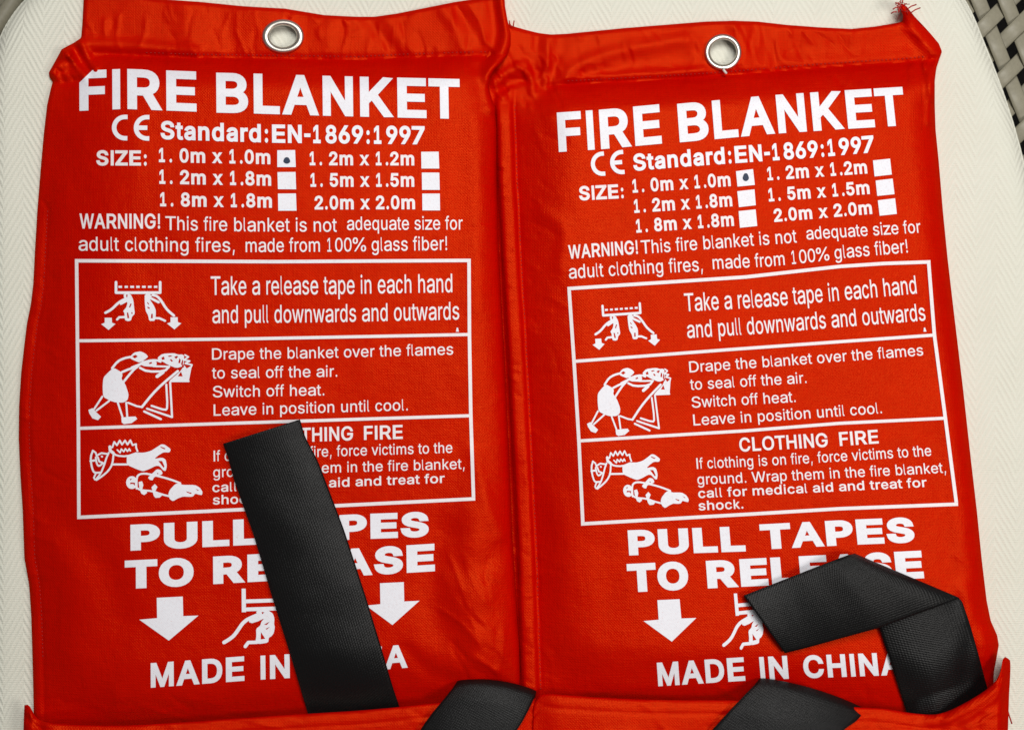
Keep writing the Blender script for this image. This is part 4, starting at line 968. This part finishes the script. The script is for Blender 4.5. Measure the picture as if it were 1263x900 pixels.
# mouth walls
def zlipL(x, y, d):
    z = 34 + 8 * rise(np.clip(d, 0, 60) / 60) + vnoise(x, y, 60, 51) * 1.5
    z -= 20 * sstep(60, 30, x) 
    z += 8 * np.exp(-((x - 36) / 7) ** 2)
    z -= 14 * sstep(628, 668, x)
    z += creases(x, y, 81, 46, (30, 868, 660, 930), 5, 20, 70, 1.4) + creases(x, y, 82, 16, (30, 868, 70, 900), 60, 10, 24, 2)
    z -= 1.5 * np.exp(-((d - 17) / 2.0) ** 2)
    return z
def zlipR(x, y, d):
    z = 34 + 8 * rise(np.clip(d, 0, 60) / 60) + vnoise(x, y, 60, 52) * 1.5
    z += 14 * sstep(1120, 1230, x) - 30 * sstep(1228, 1247, x) ** 1.4
    z -= 1.5 * np.exp(-((d - 17) / 2.0) ** 2)
    z -= 6 * sstep(690, 660, x)
    z += creases(x, y, 83, 46, (660, 855, 1236, 930), 0, 20, 70, 1.4) + creases(x, y, 84, 22, (1120, 820, 1240, 900), -35, 14, 50, 1.8)
    z += ridges(x, y, [(4, 10, [(1170, 890), (1200, 872), (1230, 850)]), (-3, 8, [(1186, 900), (1215, 882), (1236, 866)])])
    return z
lipL, _ = lip('mouth_wall', LIPL, 26, 676, zlipL, rootL)
lipR, _ = lip('mouth_wall', LIPR, 655, 1241, zlipR, rootR)
# rolled outer edge of the right mouth wall
edge = smooth_line([(1246, 815), (1246.5, 822), (1245.5, 845), (1243.5, 870), (1242.5, 900), (1241, 975)], 50)
V, F = [], []
inner = edge + np.array([-4.0, 1.5])
for k in range(50):
    for a in np.linspace(0, 1, 7):
        p = inner[k] * (1 - a) + edge[k] * a
        V.append(W(p[0], p[1], 24 - 6 * a))
    V.append(W(edge[k][0], edge[k][1], 2))
for k in range(49):
    for j in range(7):
        F.append((k * 8 + j, (k + 1) * 8 + j, (k + 1) * 8 + j + 1, k * 8 + j + 1))
link('side_seam', V, F, RED, rootR)

# release tapes
lift = lambda x, y: 0
def zLt(x, y):       # support for a tape: body, then down into the mouth
    return zL(x, np.minimum(y, 868)) - 0.35 * np.maximum(y - 868, 0)
tape('release_tape', [((275, 547), (370, 517), 4), ((281, 563), (376, 538), 3.0), ((288, 590), (392, 568), 2.2), ((313, 660), (424, 652), 2.0), ((337, 740), (451, 735), 2.0), ((356, 800), (469, 794), 2.0), ((371, 850), (484, 845), 2.0), ((379, 877), (492, 869), 1.0), ((383, 892), (496, 884), 0)], zLt, rootL)
tape('release_tape', [((564, 850), (660, 860), -16, 7), ((565, 837), (662, 850), -10, 7), ((560, 846), (660, 858), 1, 6), ((548, 861), (653, 873), 8, 3), ((532, 880), (644, 890), 11), ((518, 900), (634, 905), 13), ((500, 930), (618, 935), 13), ((478, 965), (600, 970), 13)],
     lambda x, y: 35.0 + 0 * x, rootL)
def foldz(x, y): return zR(x, y)
tape('release_tape', [((1124, 894), (1222, 861), -3), ((1119, 880), (1217, 845), 1), ((1108, 846), (1206, 803), 2.0), ((1096, 808), (1196, 768), 2.0), ((1084, 772), (1186, 739), 2.0), ((1070, 730), (1168, 731), 1.5), ((1058, 692), (1070, 690), 1.0)], lambda x, y: zR(x, np.minimum(y, 850 - 0.33 * (x - 1119) + 16)), rootR)
tape('release_tape', [((1184, 737), (1054, 682), 6.0), ((1172, 742), (1051, 683), 13), ((1150, 750), (1046, 684), 17), ((1084, 774), (1030, 690), 17), ((1040, 786), (1005, 699.5), 12), ((1004, 796), (968, 714), 7), ((985, 801), (940, 725), 5.5), ((968, 805), (917, 734), 5)], zR, rootR)
tape('release_tape', [((938, 848), (1068, 884), -16, 7), ((938, 834), (1067, 872), -10, 7), ((932, 843), (1064, 880), 1, 6), ((916, 859), (1056, 889), 8, 3), ((898, 878), (1045, 896), 12.5), ((878, 900), (1034, 906), 13), ((850, 932), (1012, 940), 13), ((825, 965), (990, 975), 13)],
     lambda x, y: 35.0 + 0 * x, rootR)

# frayed threads and loose ends
mb = ([], [])
for x0, y0, dx, dy in ((1114, 8, 4, -3), (1118, 12, 12, -6), (1122, 17, 13, -7), (1110, 6, -6, -2), (1109, 9, -8, 3), (1113, 4, 1, -5), (1106, 15, -7, 2), (1111, 8, -3, 8)):
    mb = tube([(x0, y0, 26), (x0 + dx * .5, y0 + dy * .5 - 1, 28), (x0 + dx, y0 + dy, 24 + random.uniform(-4, 4))], 0.8, 5, mb)
link('frayed_threads', *mb, THREAD, rootR)
mb = ([], [])
for _ in range(26):
    a = random.uniform(-2.9, .5); L = random.uniform(3, 9); x0 = 1112 + random.uniform(-5, 5); y0 = 9 + random.uniform(-4, 6)
    mb = tube([(x0, y0, 25), (x0 + math.cos(a) * L * .5 + random.uniform(-2, 2), y0 + math.sin(a) * L * .5 + random.uniform(-2, 2), 27), (x0 + math.cos(a + .5) * L, y0 + math.sin(a + .5) * L, 22 + random.uniform(-6, 5))], 0.45, 4, mb)
link('frayed_threads', *mb, THREAD, rootR)
mb = ([], [])
for x0, y0, dx, dy in ((626, 30, -2, -9), (629, 31, -1, -5), (633, 33, 1, -7), (631, 33, -3, -4)):
    mb = tube([(x0, y0, 12), (x0 + dx * .5, y0 + dy * .5, 14), (x0 + dx, y0 + dy, 12)], 0.8, 5, mb)
link('frayed_threads', *mb, THREAD, rootR)
mb = ([], [])
for pts in ([(1240, 862), (1242, 872), (1240, 884)], [(1241, 868), (1244, 880), (1248, 892)], [(1239, 858), (1243, 866), (1243, 876)]):
    mb = tube([(a, b, 30) for a, b in pts], 0.9, 5, mb)
link('frayed_threads', *mb, THREAD, rootR)
link('thread_end', *tube([(892, 86, 16), (894, 88.5, 17), (896, 91, 16)], 1.6, 6), WHITE_T, rootR)

# seams
stitches('stitching', [(a + 13, b) for a, b in L_LEFT[14:-2]], zL, rootL)
stitches('stitching', [(a, b - 4) for a, b in L_SEAM[5:-1]], zL, rootL)
stitches('stitching', [(b + 2, a) for a, b in R_STRIP_X[1:-1]], zR, rootR)
stitches('stitching', [(a, b - 4) for a, b in R_SEAM[5:-1]], zR, rootR)

# ------------------------------------------------------------ the printing
leanL = lambda x: 0.004 + (x - 95) / 485 * 0.012
leanR = lambda x: 0.0577 + (x - 710) / 450 * 0.055
FL = [[(94.5, 321.6), (340, 322.7), (578.5, 321.2)], [(95.5, 420.2), (300, 417.9), (579, 412.5)], [(96.7, 528), (300, 521.3), (580.7, 512.5)], [(97.3, 637.8), (300, 628), (412, 623.5), (584, 614.8)]]
FR = [[(702, 356), (920, 341.6), (1036, 328.6), (1090, 325), (1145.5, 323)], [(708, 445.4), (900, 431), (1036, 421.3), (1152.5, 413.3)], [(714, 543.4), (920, 531), (1036, 521.8), (1166, 515.6)], [(718.8, 645.8), (920, 634), (1036, 627), (1179.5, 621.4)]]
def rowy(line, u):
    l = np.asarray(line, float); x = l[0, 0] + u * (l[-1, 0] - l[0, 0])
    return x, np.interp(x, l[:, 0], l[:, 1])
def to_right(p):
    p = np.asarray(p, float)
    u = (p[:, 0] - 95.5) / 485
    ys = np.stack([rowy(l, u)[1] for l in FL])
    ur = np.interp(u, [0, .06, .262, .293, .318, .345, 1], [0, .054, .240, .264, .287, .314, 1])
    R = [rowy(l, ur) for l in FR]
    out = np.zeros_like(p)
    for i in range(len(p)):
        k = 0 if p[i, 1] < ys[1, i] else (1 if p[i, 1] < ys[2, i] else 2)
        v = (p[i, 1] - ys[k, i]) / (ys[k + 1, i] - ys[k, i])
        out[i, 0] = R[k][0][i] * (1 - v) + R[k + 1][0][i] * v
        out[i, 1] = R[k][1][i] * (1 - v) + R[k + 1][1][i] * v
    return out
def low_right(p):
    p = np.asarray(p, float); dx = p[:, 0] - 300.5; dy = p[:, 1] - 725
    return np.stack([907 + 0.80 * dx + 0.075 * dy, 731 + 0.945 * dy - 0.045 * dx], 1)

def zoomed(ox, oy, s):
    return lambda q: [(ox + a / s, oy + b / s) for a, b in q]

def picto(kind):
    adds, subs = [], []
    if kind == 0:
        Z = zoomed(120, 340, 11.48)
        st = lambda p, w: adds.extend(stroke(Z(p), w / 11.48))
        st([(265, 92), (265, 240), (890, 240), (890, 92)], 38)
        for a, b in ((300, 350), (387, 433), (467, 520), (552, 600), (634, 685), (717, 768), (802, 850)):
            adds.append(Z([(a, 143), (b, 143), (b, 173), (a, 173)]))
        st([(115, 525), (200, 480), (300, 380), (380, 335), (440, 325)], 36); st([(335, 397), (430, 345)], 34)
        adds.append(Z([(370, 260), (470, 258), (510, 340), (520, 440), (532, 540), (490, 580), (480, 630), (440, 645), (390, 630), (385, 530), (365, 500), (410, 450), (430, 380), (380, 320)]))
        subs += [Z(q) for q in ([(418, 520), (438, 525), (454, 602), (426, 600)], [(448, 448), (470, 392), (487, 398), (465, 452)], [(408, 268), (430, 266), (425, 304), (411, 304)], [(483, 515), (500, 520), (498, 542), (481, 538)])]
        st([(280, 620), (310, 588), (388, 585)], 32)
        for dx in (0, 932):
            adds.append(Z([(a + dx, b - (8 if dx else 0)) for a, b in ((105, 595), (205, 595), (208, 665), (257, 682), (160, 768), (55, 685), (105, 665))]))
        adds.append(Z([(670, 258), (800, 258), (740, 330), (800, 420), (830, 490), (825, 600), (810, 640), (735, 640), (720, 560), (685, 500), (672, 380)]))
        subs += [Z(q) for q in ([(758, 602), (764, 540), (786, 540), (785, 602)], [(710, 436), (745, 455), (738, 472), (710, 456)], [(710, 370), (735, 400), (730, 410), (706, 390)], [(745, 262), (775, 262), (766, 285)])]
        st([(790, 275), (850, 290), (910, 360), (970, 460), (1030, 520), (1085, 565)], 36); st([(745, 312), (868, 375)], 36)
        st([(820, 600), (880, 602), (960, 638)], 31)
    elif kind == 1:
        Z = zoomed(80, 410, 6.315)
        st = lambda p, w: adds.extend(stroke(Z(p), w / 6.315))
        adds.append(Z([(505, 190), (540, 155), (590, 146), (630, 165), (650, 188), (622, 212), (580, 234), (545, 220), (515, 206)]))
        subs.append(Z([(524, 186), (550, 173), (568, 186), (545, 202)]))
        st([(512, 190), (460, 200), (410, 225), (368, 278)], 18)
        adds.append(Z([(380, 273), (440, 308), (450, 330), (440, 360), (470, 400), (497, 480), (490, 522), (460, 545), (400, 545), (350, 530), (298, 500), (294, 420), (300, 350), (340, 308)]))
        st([(445, 308), (500, 285), (560, 272)], 18); st([(458, 383), (500, 330), (545, 280), (610, 228)], 18)
        st([(520, 272), (580, 248), (640, 220), (710, 213), (745, 228)], 16)
        adds.append(Z([(580, 248), (660, 215), (712, 212), (715, 250), (690, 268), (620, 262)]))
        subs.append(Z([(652, 238), (675, 228), (680, 240), (660, 246)]))
        st([(585, 275), (640, 303), (775, 303), (812, 265)], 18); st([(690, 262), (800, 265)], 15); st([(718, 342), (765, 308)], 26)
        adds.append(Z([(722, 195), (760, 165), (850, 160), (885, 172), (912, 170), (930, 180), (925, 260), (870, 278), (800, 250), (760, 225), (730, 222)]))
        subs += [Z(q) for q in ([(752, 196), (772, 186), (778, 208), (757, 214)], [(800, 184), (822, 178), (838, 184), (812, 190)], [(852, 190), (872, 182), (884, 186), (866, 206)], [(818, 212), (828, 206), (842, 222), (832, 228)], [(883, 236), (892, 200), (902, 212), (898, 240)])]
        st([(935, 175), (962, 190), (928, 214), (972, 222), (938, 240), (990, 252), (968, 300), (965, 350)], 13)
        adds.append(Z([(815, 375), (900, 300), (930, 255), (950, 280), (990, 255), (967, 372)]))
        subs += [Z(q) for q in ([(880, 340), (905, 304), (918, 342)], [(905, 245), (915, 210), (922, 222), (918, 250), (930, 270), (918, 272)])]
        st([(600, 580), (680, 480), (760, 400), (880, 300)], 19); st([(492, 546), (560, 573), (600, 580)], 15); st([(825, 379), (965, 379)], 14)
        st([(820, 385), (835, 658), (640, 592)], 16); st([(790, 405), (800, 585), (783, 606), (675, 570)], 16); st([(618, 614), (748, 674)], 17)
        st([(292, 498), (225, 600)], 15); st([(345, 532), (245, 608)], 15)
        adds.append(Z([(183, 602), (215, 588), (245, 620), (282, 655), (258, 682), (215, 668), (190, 628)]))
        st([(412, 545), (450, 660)], 15); st([(478, 545), (486, 655)], 15)
        adds.append(Z([(440, 662), (500, 655), (550, 653), (564, 672), (520, 705), (460, 713), (443, 700)]))
    elif kind == 2:
        Z = zoomed(105, 535, 11.48)
        st = lambda p, w: adds.extend(stroke(Z(p), w / 11.48))
        st([(110, 235), (78, 320), (85, 430), (112, 525), (140, 550), (222, 545)], 28)
        st([(110, 235), (150, 265), (165, 315)], 24); st([(75, 382), (145, 372)], 30)
        st([(175, 300), (230, 270), (315, 282)], 26); st([(150, 330), (160, 400), (175, 440), (200, 455), (255, 412)], 26)
        st([(180, 330), (200, 390), (250, 408)], 26); st([(236, 318), (240, 320)], 28)
        st([(335, 265), (300, 340), (270, 440), (220, 560), (155, 640)], 26); st([(405, 275), (385, 430), (330, 520), (250, 590), (160, 650)], 27)
        st([(140, 645), (124, 618), (150, 560)], 25); st([(350, 180), (355, 235), (400, 270)], 42)
        st([(340, 185), (385, 190), (412, 112), (450, 160), (490, 92), (522, 150), (565, 92), (600, 150), (640, 88), (672, 158), (720, 142), (722, 190), (742, 245)], 25)
        st([(455, 225), (495, 265), (512, 212), (548, 250), (570, 208), (600, 245), (625, 208), (640, 238)], 21)
        st([(400, 270), (450, 308), (590, 318), (725, 270)], 26); st([(380, 430), (600, 430)], 29)
        adds.append(Z([(590, 310), (740, 262), (830, 265), (930, 240), (1010, 190), (1080, 143), (1130, 152), (1215, 215), (1195, 262), (1110, 257), (1040, 300), (978, 352), (1090, 333), (1140, 360), (1158, 450), (1142, 522), (1110, 520), (1050, 452), (1000, 450), (900, 500), (820, 528), (740, 502), (600, 440), (588, 400)]))
        subs += [Z(q) for q in ([(1065, 175), (1140, 205), (1122, 217), (1070, 192)], [(1036, 380), (1090, 382), (1124, 460), (1110, 478), (1060, 412)])]
        Z = zoomed(150, 570, 11.48)
        adds.append([(150 + (145 + 82 * math.cos(t)) / 11.48, 570 + (285 + 92 * math.sin(t)) / 11.48) for t in np.linspace(0, 2 * math.pi, 19)[:-1]])
        subs += [Z(q) for q in ([(115, 235), (147, 228), (125, 257)], [(125, 283), (190, 288), (187, 330), (165, 305), (118, 307)])]
        st([(212, 370), (212, 205), (258, 163), (330, 156), (420, 172), (560, 203), (700, 243), (830, 293)], 28)
        st([(205, 350), (262, 392), (440, 405), (560, 450), (690, 482)], 27)
        for q in ([(370, 215), (430, 160), (500, 93), (560, 108), (582, 155), (560, 177), (500, 190), (455, 215), (440, 255), (400, 247)], [(240, 278), (290, 265), (308, 320), (290, 385), (250, 362)],
                  [(423, 350), (470, 305), (507, 345), (480, 402), (440, 422)], [(258, 392), (350, 398), (362, 430), (320, 462), (280, 442)], [(440, 418), (520, 440), (572, 468), (540, 497), (480, 502), (455, 472)],
                  [(760, 305), (835, 285), (850, 318), (1040, 318), (1110, 358), (1147, 420), (1137, 462), (1100, 457), (1040, 440), (1012, 482), (960, 487), (870, 482), (800, 507), (725, 550), (680, 517), (660, 450), (682, 388)]):
            adds.append(Z(q))
        subs += [Z(q) for q in ([(908, 408), (992, 430), (982, 447), (930, 427)], [(1045, 370), (1095, 395), (1080, 402)], [(495, 150), (520, 150), (515, 172)])]
    else:
        Z = zoomed(265, 715, 10.0)
        st = lambda p, w: adds.extend(stroke(Z(p), w / 10.0))
        for q in ([(330, 105), (380, 105), (385, 395), (332, 395)], [(355, 238), (1150, 215), (1150, 258), (355, 286)], [(355, 338), (1150, 312), (1150, 362), (355, 385)]): adds.append(Z(q))
        st([(112, 768), (170, 735), (235, 685), (290, 610), (335, 540), (385, 495), (430, 470), (520, 432)], 45)
        adds.append(Z([(415, 480), (520, 425), (600, 420), (610, 470), (540, 505), (460, 530), (425, 520)]))
        adds.append(Z([(510, 375), (655, 370), (715, 410), (735, 470), (730, 540), (740, 580), (728, 650), (700, 690), (665, 710), (658, 770), (540, 788), (500, 760), (512, 690), (508, 600), (560, 560), (575, 510), (600, 470), (520, 440)]))
        subs += [Z(q) for q in ([(575, 392), (612, 396), (585, 420)], [(607, 547), (680, 510), (640, 552)], [(568, 640), (622, 722), (565, 730)], [(545, 500), (605, 475), (568, 520), (548, 560), (535, 540)], [(625, 600), (680, 575), (640, 610)])]
        st([(375, 818), (412, 768), (520, 765)], 42)
    adds = [rounded(q) if (9 <= len(q) <= 30 and k != 0 or len(q) > 9) else q for q in adds for k in [kind]]
    return adds, subs

SW = [[187, 201.5, 203.5], ]
def arrow_poly(sh, tips):
    return sh[:2] + [sh[2], tips[1], tips[2], tips[0], sh[3]]

ART = {
 'L': dict(root=rootL, zf=zL, lean=leanL, items=[
  ('title_lettering', 7, [('FIRE', 'bold', [(98, 137), (154, 134.6), (203, 136.5), (242.5, 138)], 49.5), ('BLANKET', 'bold', [(267, 139.2), (315, 140.3), (401, 143), (493, 145.3), (567.5, 147)], 49.3)]),
  ('standard_lettering', None, [('Standard:EN-1869:1997', 'bold', [(198, 171.8), (262, 174), (340, 176.4), (524, 178.4)], 22.6)]),
  ('size_table_lettering', None, [('SIZE:', 'bold', [(118.7, 204.3), (181, 204.5)], 18.8),
    ('1. 0m x 1.0m', 'bold', [(196, 200.2), (333.5, 202.8)], 17.6), ('1. 2m x 1.2m', 'bold', [(382, 204.1), (511, 204.3)], 17),
    ('1. 2m x 1.8m', 'bold', [(196.5, 226.9), (334.5, 229.4)], 17.6), ('1. 5m x 1.5m', 'bold', [(383, 230.6), (511, 230.6)], 17),
    ('1. 8m x 1.8m', 'bold', [(197.5, 254.6), (335.5, 256.4)], 17.4), ('2.0m x 2.0m', 'bold', [(388, 258.6), (512, 258.2)], 17)]),
  ('warning_lettering', None, [('WARNING!', 'semi', [(98, 282), (197.5, 282.2)], 18.5), ('This fire blanket is not', 'reg', [(204, 283.7), (300, 285.5), (415.5, 286)], 17), ('adequate size for', 'reg', [(428, 283.8), (570.7, 283.3)], 16.5),
    ('adult clothing fires,', 'reg', [(97, 309.2), (289.5, 310.9)], 17.3), ('made from 100% glass fiber!', 'reg', [(303, 311), (420, 310.4), (551.5, 308.5)], 17)]),
  ('instruction_lettering', None, [('Take a release tape in each hand', 'reg', [(260, 363.8), (400, 363.0), (558, 360.5)], 23), ('and pull downwards and outwards', 'reg', [(262, 398.6), (400, 397.5), (566.5, 394)], 22)]),
  ('instruction_lettering', None, [('Drape the blanket over the flames', 'reg', [(261.5, 443.5), (400, 441.5), (559, 437.3)], 14), ('to seal off the air.', 'reg', [(261.5, 466.8), (416, 464.5)], 14), ('Switch off heat.', 'reg', [(262.5, 489.9), (400, 487.5)], 14), ('Leave in position until cool.', 'reg', [(263.5, 512.6), (503, 506)], 14)]),
  ('instruction_lettering', None, [('CLOTHING', 'semi', [(327, 546.5), (435.5, 542.8)], 17.5), ('FIRE', 'semi', [(449, 542.4), (496.8, 541)], 17.3), ('If clothing is on fire, force victims to the', 'reg', [(263.5, 568.8), (400, 563), (558, 558.2)], 13.3),
    ('ground. Wrap them in the fire blanket,', 'reg', [(263, 588.6), (400, 583), (573, 578)], 13), ('call for medical aid and treat for', 'mid', [(262, 606.7), (400, 601), (548.5, 595.2)], 11.6), ('shock.', 'mid', [(262.5, 622), (318, 620)], 11.6)]),
  ('pull_tapes_lettering', 8, [('PULL', 'black', [(161, 678.8), (321, 671)], 32), ('TAPES', 'black', [(337, 670), (440, 664.8), (529, 661.6)], 31), ('TO', 'black', [(154, 726), (239, 722)], 35), ('RELEASE', 'black', [(263, 720), (400, 712.2), (536.5, 704)], 34)]),
  ('origin_lettering', None, [('MADE', 'bold', [(186, 847.6), (301.5, 839)], 30.3), ('IN', 'bold', [(321.5, 837.6), (357.5, 835.6)], 29.5), ('CHINA', 'bold', [(377, 833.5), (503, 822.8)], 28.8)])],
  boxes=[((342, 185.5), (364, 185.2), (364.8, 206.2), (342, 206.2)), ((519.5, 187.4), (541, 187.2), (541.8, 208), (519.8, 208)), ((342.2, 212.4), (364.5, 212.2), (365.3, 233.6), (342.8, 233.4)), ((520.3, 213), (541.8, 213), (542.4, 234.3), (520.6, 234.3)), ((342.8, 238.9), (365, 238.7), (365.8, 260), (343.2, 260)), ((520.8, 238.9), (542.4, 238.8), (542.8, 259.6), (521, 259.6))],
  dot=(353.7, 198, 4.1, 4.0), frame=FL, low=lambda p: np.asarray(p, float), cells=lambda p: np.asarray(p, float),
  ce=(138, 157.4, 0.010, 1.0, -0.01),
  arrows=[[(193.3, 736.8), (225.4, 735.2), (226, 759.3), (244.8, 758.6), (208.2, 789.5), (171.8, 763.7), (193.8, 761.8)], [(468.7, 718.8), (498, 717.4), (498.6, 741.3), (517.4, 740.4), (484, 770.3), (451.5, 746.3), (469.2, 744.6)]],
  speck=(563.3, 404, 563.8, 409)),
 'R': dict(root=rootR, zf=zR, lean=leanR, items=[
  ('title_lettering', 7, [('FIRE', 'bold', [(689.3, 187.7), (745, 184), (816.6, 177.3)], 48.6), ('BLANKET', 'bold', [(838.5, 175.8), (883, 171.8), (950, 165.5), (1040, 159.5), (1118, 154.8)], 47.5)]),
  ('standard_lettering', None, [('Standard:EN-1869:1997', 'bold', [(781.5, 211.2), (840, 206), (905, 201.6), (1000, 195), (1079, 188)], 21)]),
  ('size_table_lettering', None, [('SIZE:', 'bold', [(714.5, 247.5), (769.5, 244.6)], 17.6),
    ('1. 0m x 1.0m', 'bold', [(780.5, 238), (901.5, 229.7)], 16.7), ('1. 2m x 1.2m', 'bold', [(947, 222.8), (1070, 214.2)], 16.6),
    ('1. 2m x 1.8m', 'bold', [(782.5, 262.8), (903.5, 254.6)], 16.7), ('1. 5m x 1.5m', 'bold', [(948.5, 248.8), (1073, 239.4)], 16.4),
    ('1. 8m x 1.8m', 'bold', [(785, 287.2), (905.5, 278.7)], 16.6), ('2.0m x 2.0m', 'bold', [(955, 274), (1076, 264)], 16.2)]),
  ('warning_lettering', None, [('WARNING!', 'semi', [(701.5, 319.5), (787, 313.2)], 17), ('This fire blanket is not', 'reg', [(791, 313.2), (880, 306.8), (983, 299.2)], 16.5), ('adequate size for', 'reg', [(995, 295.6), (1136, 287)], 15.5),
    ('adult clothing fires,', 'reg', [(702, 343.8), (790, 338), (867, 334.3)], 17), ('made from 100% glass fiber!', 'reg', [(879.5, 332), (948, 328.8), (996, 324), (1050, 317.5), (1120, 311.6)], 16.5)]),
  ('instruction_lettering', None, [('Take a release tape in each hand', 'reg', [(845, 384.2), (936, 379.3), (1050, 369.5), (1131, 362)], 22.3), ('and pull downwards and outwards', 'reg', [(848, 416.9), (940, 411.5), (1016, 405), (1142, 395.2)], 21.3)]),
  ('instruction_lettering', None, [('Drape the blanket over the flames', 'reg', [(850.5, 459.3), (968, 451), (1139, 438.2)], 13.6), ('to seal off the air.', 'reg', [(851.5, 480.8), (995, 472.2)], 13.6), ('Switch off heat.', 'reg', [(853.5, 502.8), (981.5, 495.7)], 13.6), ('Leave in position until cool.', 'reg', [(855.5, 524.6), (960, 518.5), (1088, 509.5)], 13.6)]),
  ('instruction_lettering', None, [('CLOTHING', 'semi', [(912.5, 557), (1021.5, 550.8)], 17.2), ('FIRE', 'semi', [(1036, 549.8), (1084, 546.6)], 17), ('If clothing is on fire, force victims to the', 'reg', [(859.5, 578), (928, 575), (1000, 571), (1149, 561.8)], 13.3),
    ('ground. Wrap them in the fire blanket,', 'reg', [(860.5, 597.4), (930, 594.6), (1167, 582.7)], 13), ('call for medical aid and treat for', 'mid', [(861.5, 614), (950, 609.8), (1143.5, 600.2)], 11.6), ('shock.', 'mid', [(861.8, 629.2), (917, 626.8)], 11.6)]),
  ('pull_tapes_lettering', 8, [('PULL', 'black', [(776, 684.6), (920, 679.6)], 31), ('TAPES', 'black', [(939, 677.4), (1050, 671.6), (1129, 668.4)], 31), ('TO', 'black', [(775, 730.2), (850, 726.6)], 35), ('RELEASE', 'black', [(873, 725.3), (1000, 719), (1140, 712.6)], 34)]),
  ('origin_lettering', None, [('MADE', 'bold', [(812, 845.8), (919.5, 838.9)], 29), ('IN', 'bold', [(938.5, 838.3), (973, 836.5)], 28.5), ('CHINA', 'bold', [(992, 836), (1115, 831.6)], 28)])],
  boxes=[((907.7, 211.3), (928.8, 208.6), (931, 228.2), (909.6, 230.3)), ((1076.7, 198), (1097.8, 195.8), (1100, 215.4), (1078.7, 217.8)), ((909.3, 236), (930.6, 233.6), (932.2, 253.2), (911.4, 255.6)), ((1080, 222.8), (1101, 220.4), (1103.3, 239.6), (1082, 241.8)), ((911, 260.5), (932, 258.3), (934, 278.8), (912.6, 281)), ((1082.7, 247.2), (1104, 244.6), (1106.2, 263.9), (1085, 266.2))],
  dot=(919.9, 218.6, 3.7, 4.9), frame=FR, low=low_right, cells=to_right,
  ce=(728.8, 203.3, -0.085, 0.88, 0.075),
  arrows=[[(810.8, 739.7), (838.2, 738.4), (840.4, 762.2), (858.8, 761.6), (828.6, 790.8), (793.8, 765.4), (812.4, 763.7)], [(1094, 725.5), (1121, 724.3), (1122.5, 747.5), (1141, 747), (1111, 775), (1077, 750), (1095.5, 749)]],
  speck=(1139.5, 404, 1140.5, 409)),
}
for side in ('L', 'R'):
    A = ART[side]; root = A['root']; zf = A['zf']; lean = A['lean']
    for name, cut, lines in A['items']:
        p = Print()
        for s, sty, base, cap in lines: p.text(s, sty, base, cap, lean)
        # the pucker swallows the corner of the first letter on the left pouch
        clip = [((96, 104), (-24, -25))] if (side == 'L' and name == 'title_lettering') else None
        p.build(name, zf, root, mat=INK if cut or 'origin' in name or 'standard' in name else INK_THIN, cut=cut or (8 if 'origin' in name else 14), clip=clip)
    # conformity mark: two round-backed letters
    x0, yc, sl, sc, ln = A['ce']
    p = Print()
    for k, ox in enumerate((0.0, 27.0)):
        R1, R2 = 16.2, 10.6
        arc = [math.radians(a) for a in np.linspace(90, 270, 25)]
        ring_o = [(R1 + R1 * math.cos(a), -R1 * math.sin(a)) for a in arc]
        ring_i = [(R1 + R2 * math.cos(a), -R2 * math.sin(a)) for a in arc[::-1]]
        ext = 3.0
        poly = [(R1 + ext, -R1)] + ring_o + [(R1 + ext, R1), (R1 + ext, R2)] + ring_i + [(R1 + ext, -R2)]
        adds = [poly]
        if k: adds.append([(3.5, -2.8), (R1 + ext - 2.5, -2.8), (R1 + ext - 2.5, 2.8), (3.5, 2.8)])
        def place(q, ox=ox):
            q = np.asarray(q, float)
            X = (q[:, 0] + ox) * sc; Y = q[:, 1] * (0.98 if side == 'L' else 0.92)
            return np.stack([x0 + X + ln * Y, yc + Y + sl * X], 1)
        p.shapes(adds, [], place)
    p.build('conformity_mark', zf, root)
    for q in A['boxes']:
        p = Print(); p.poly(list(q)); p.build('tick_box', zf, root, cut=8)
    dx, dy, ra, rb = A['dot']
    p = Print(); p.poly([(dx + ra * math.cos(t) * (1 + .12 * math.sin(3 * t)), dy + rb * math.sin(t)) for t in np.linspace(0, 2 * math.pi, 19)[:-1]])
    p.build('marker_dot', zf, root, mat=DOT, lift=1.35)
    p = Print()
    fr = A['frame']; w = 4.3
    for i, l in enumerate(fr):
        l = [(a - (0 if 0 < j < len(l) - 1 else (w / 2 if j == 0 else -w / 2)) * (1 if i in (0, 3) else -0.98), b) for j, (a, b) in enumerate(l)]
        p.strip(l, w if i in (0, 3) else 3.9)
    for e in (0, -1):
        pts = [np.array(l[e], float) for l in fr]
        pts[0] = pts[0] + (0, w / 2); pts[-1] = pts[-1] - (0, w / 2)
        p.strip(pts, w)
    p.build('instruction_frame', zf, root, mat=INK_THIN, lift=1.0)
    for k in range(4):
        adds, subs = picto(k)
        if k < 3: tr = A['cells']
        else: tr = A['low']
        p = Print(); p.shapes(adds, subs, tr)
        p.build('pictogram', zf, root, cut=9)
    for q in A['arrows']:
        p = Print(); p.poly(q); p.build('printed_arrow', zf, root, cut=8)
    a, b, c, d = A['speck']
    p = Print(); p.poly([(a, b), (a + 1.6, b), (c + 2.2, d), (c - 1.4, d)]); p.build('printed_comma', zf, root)
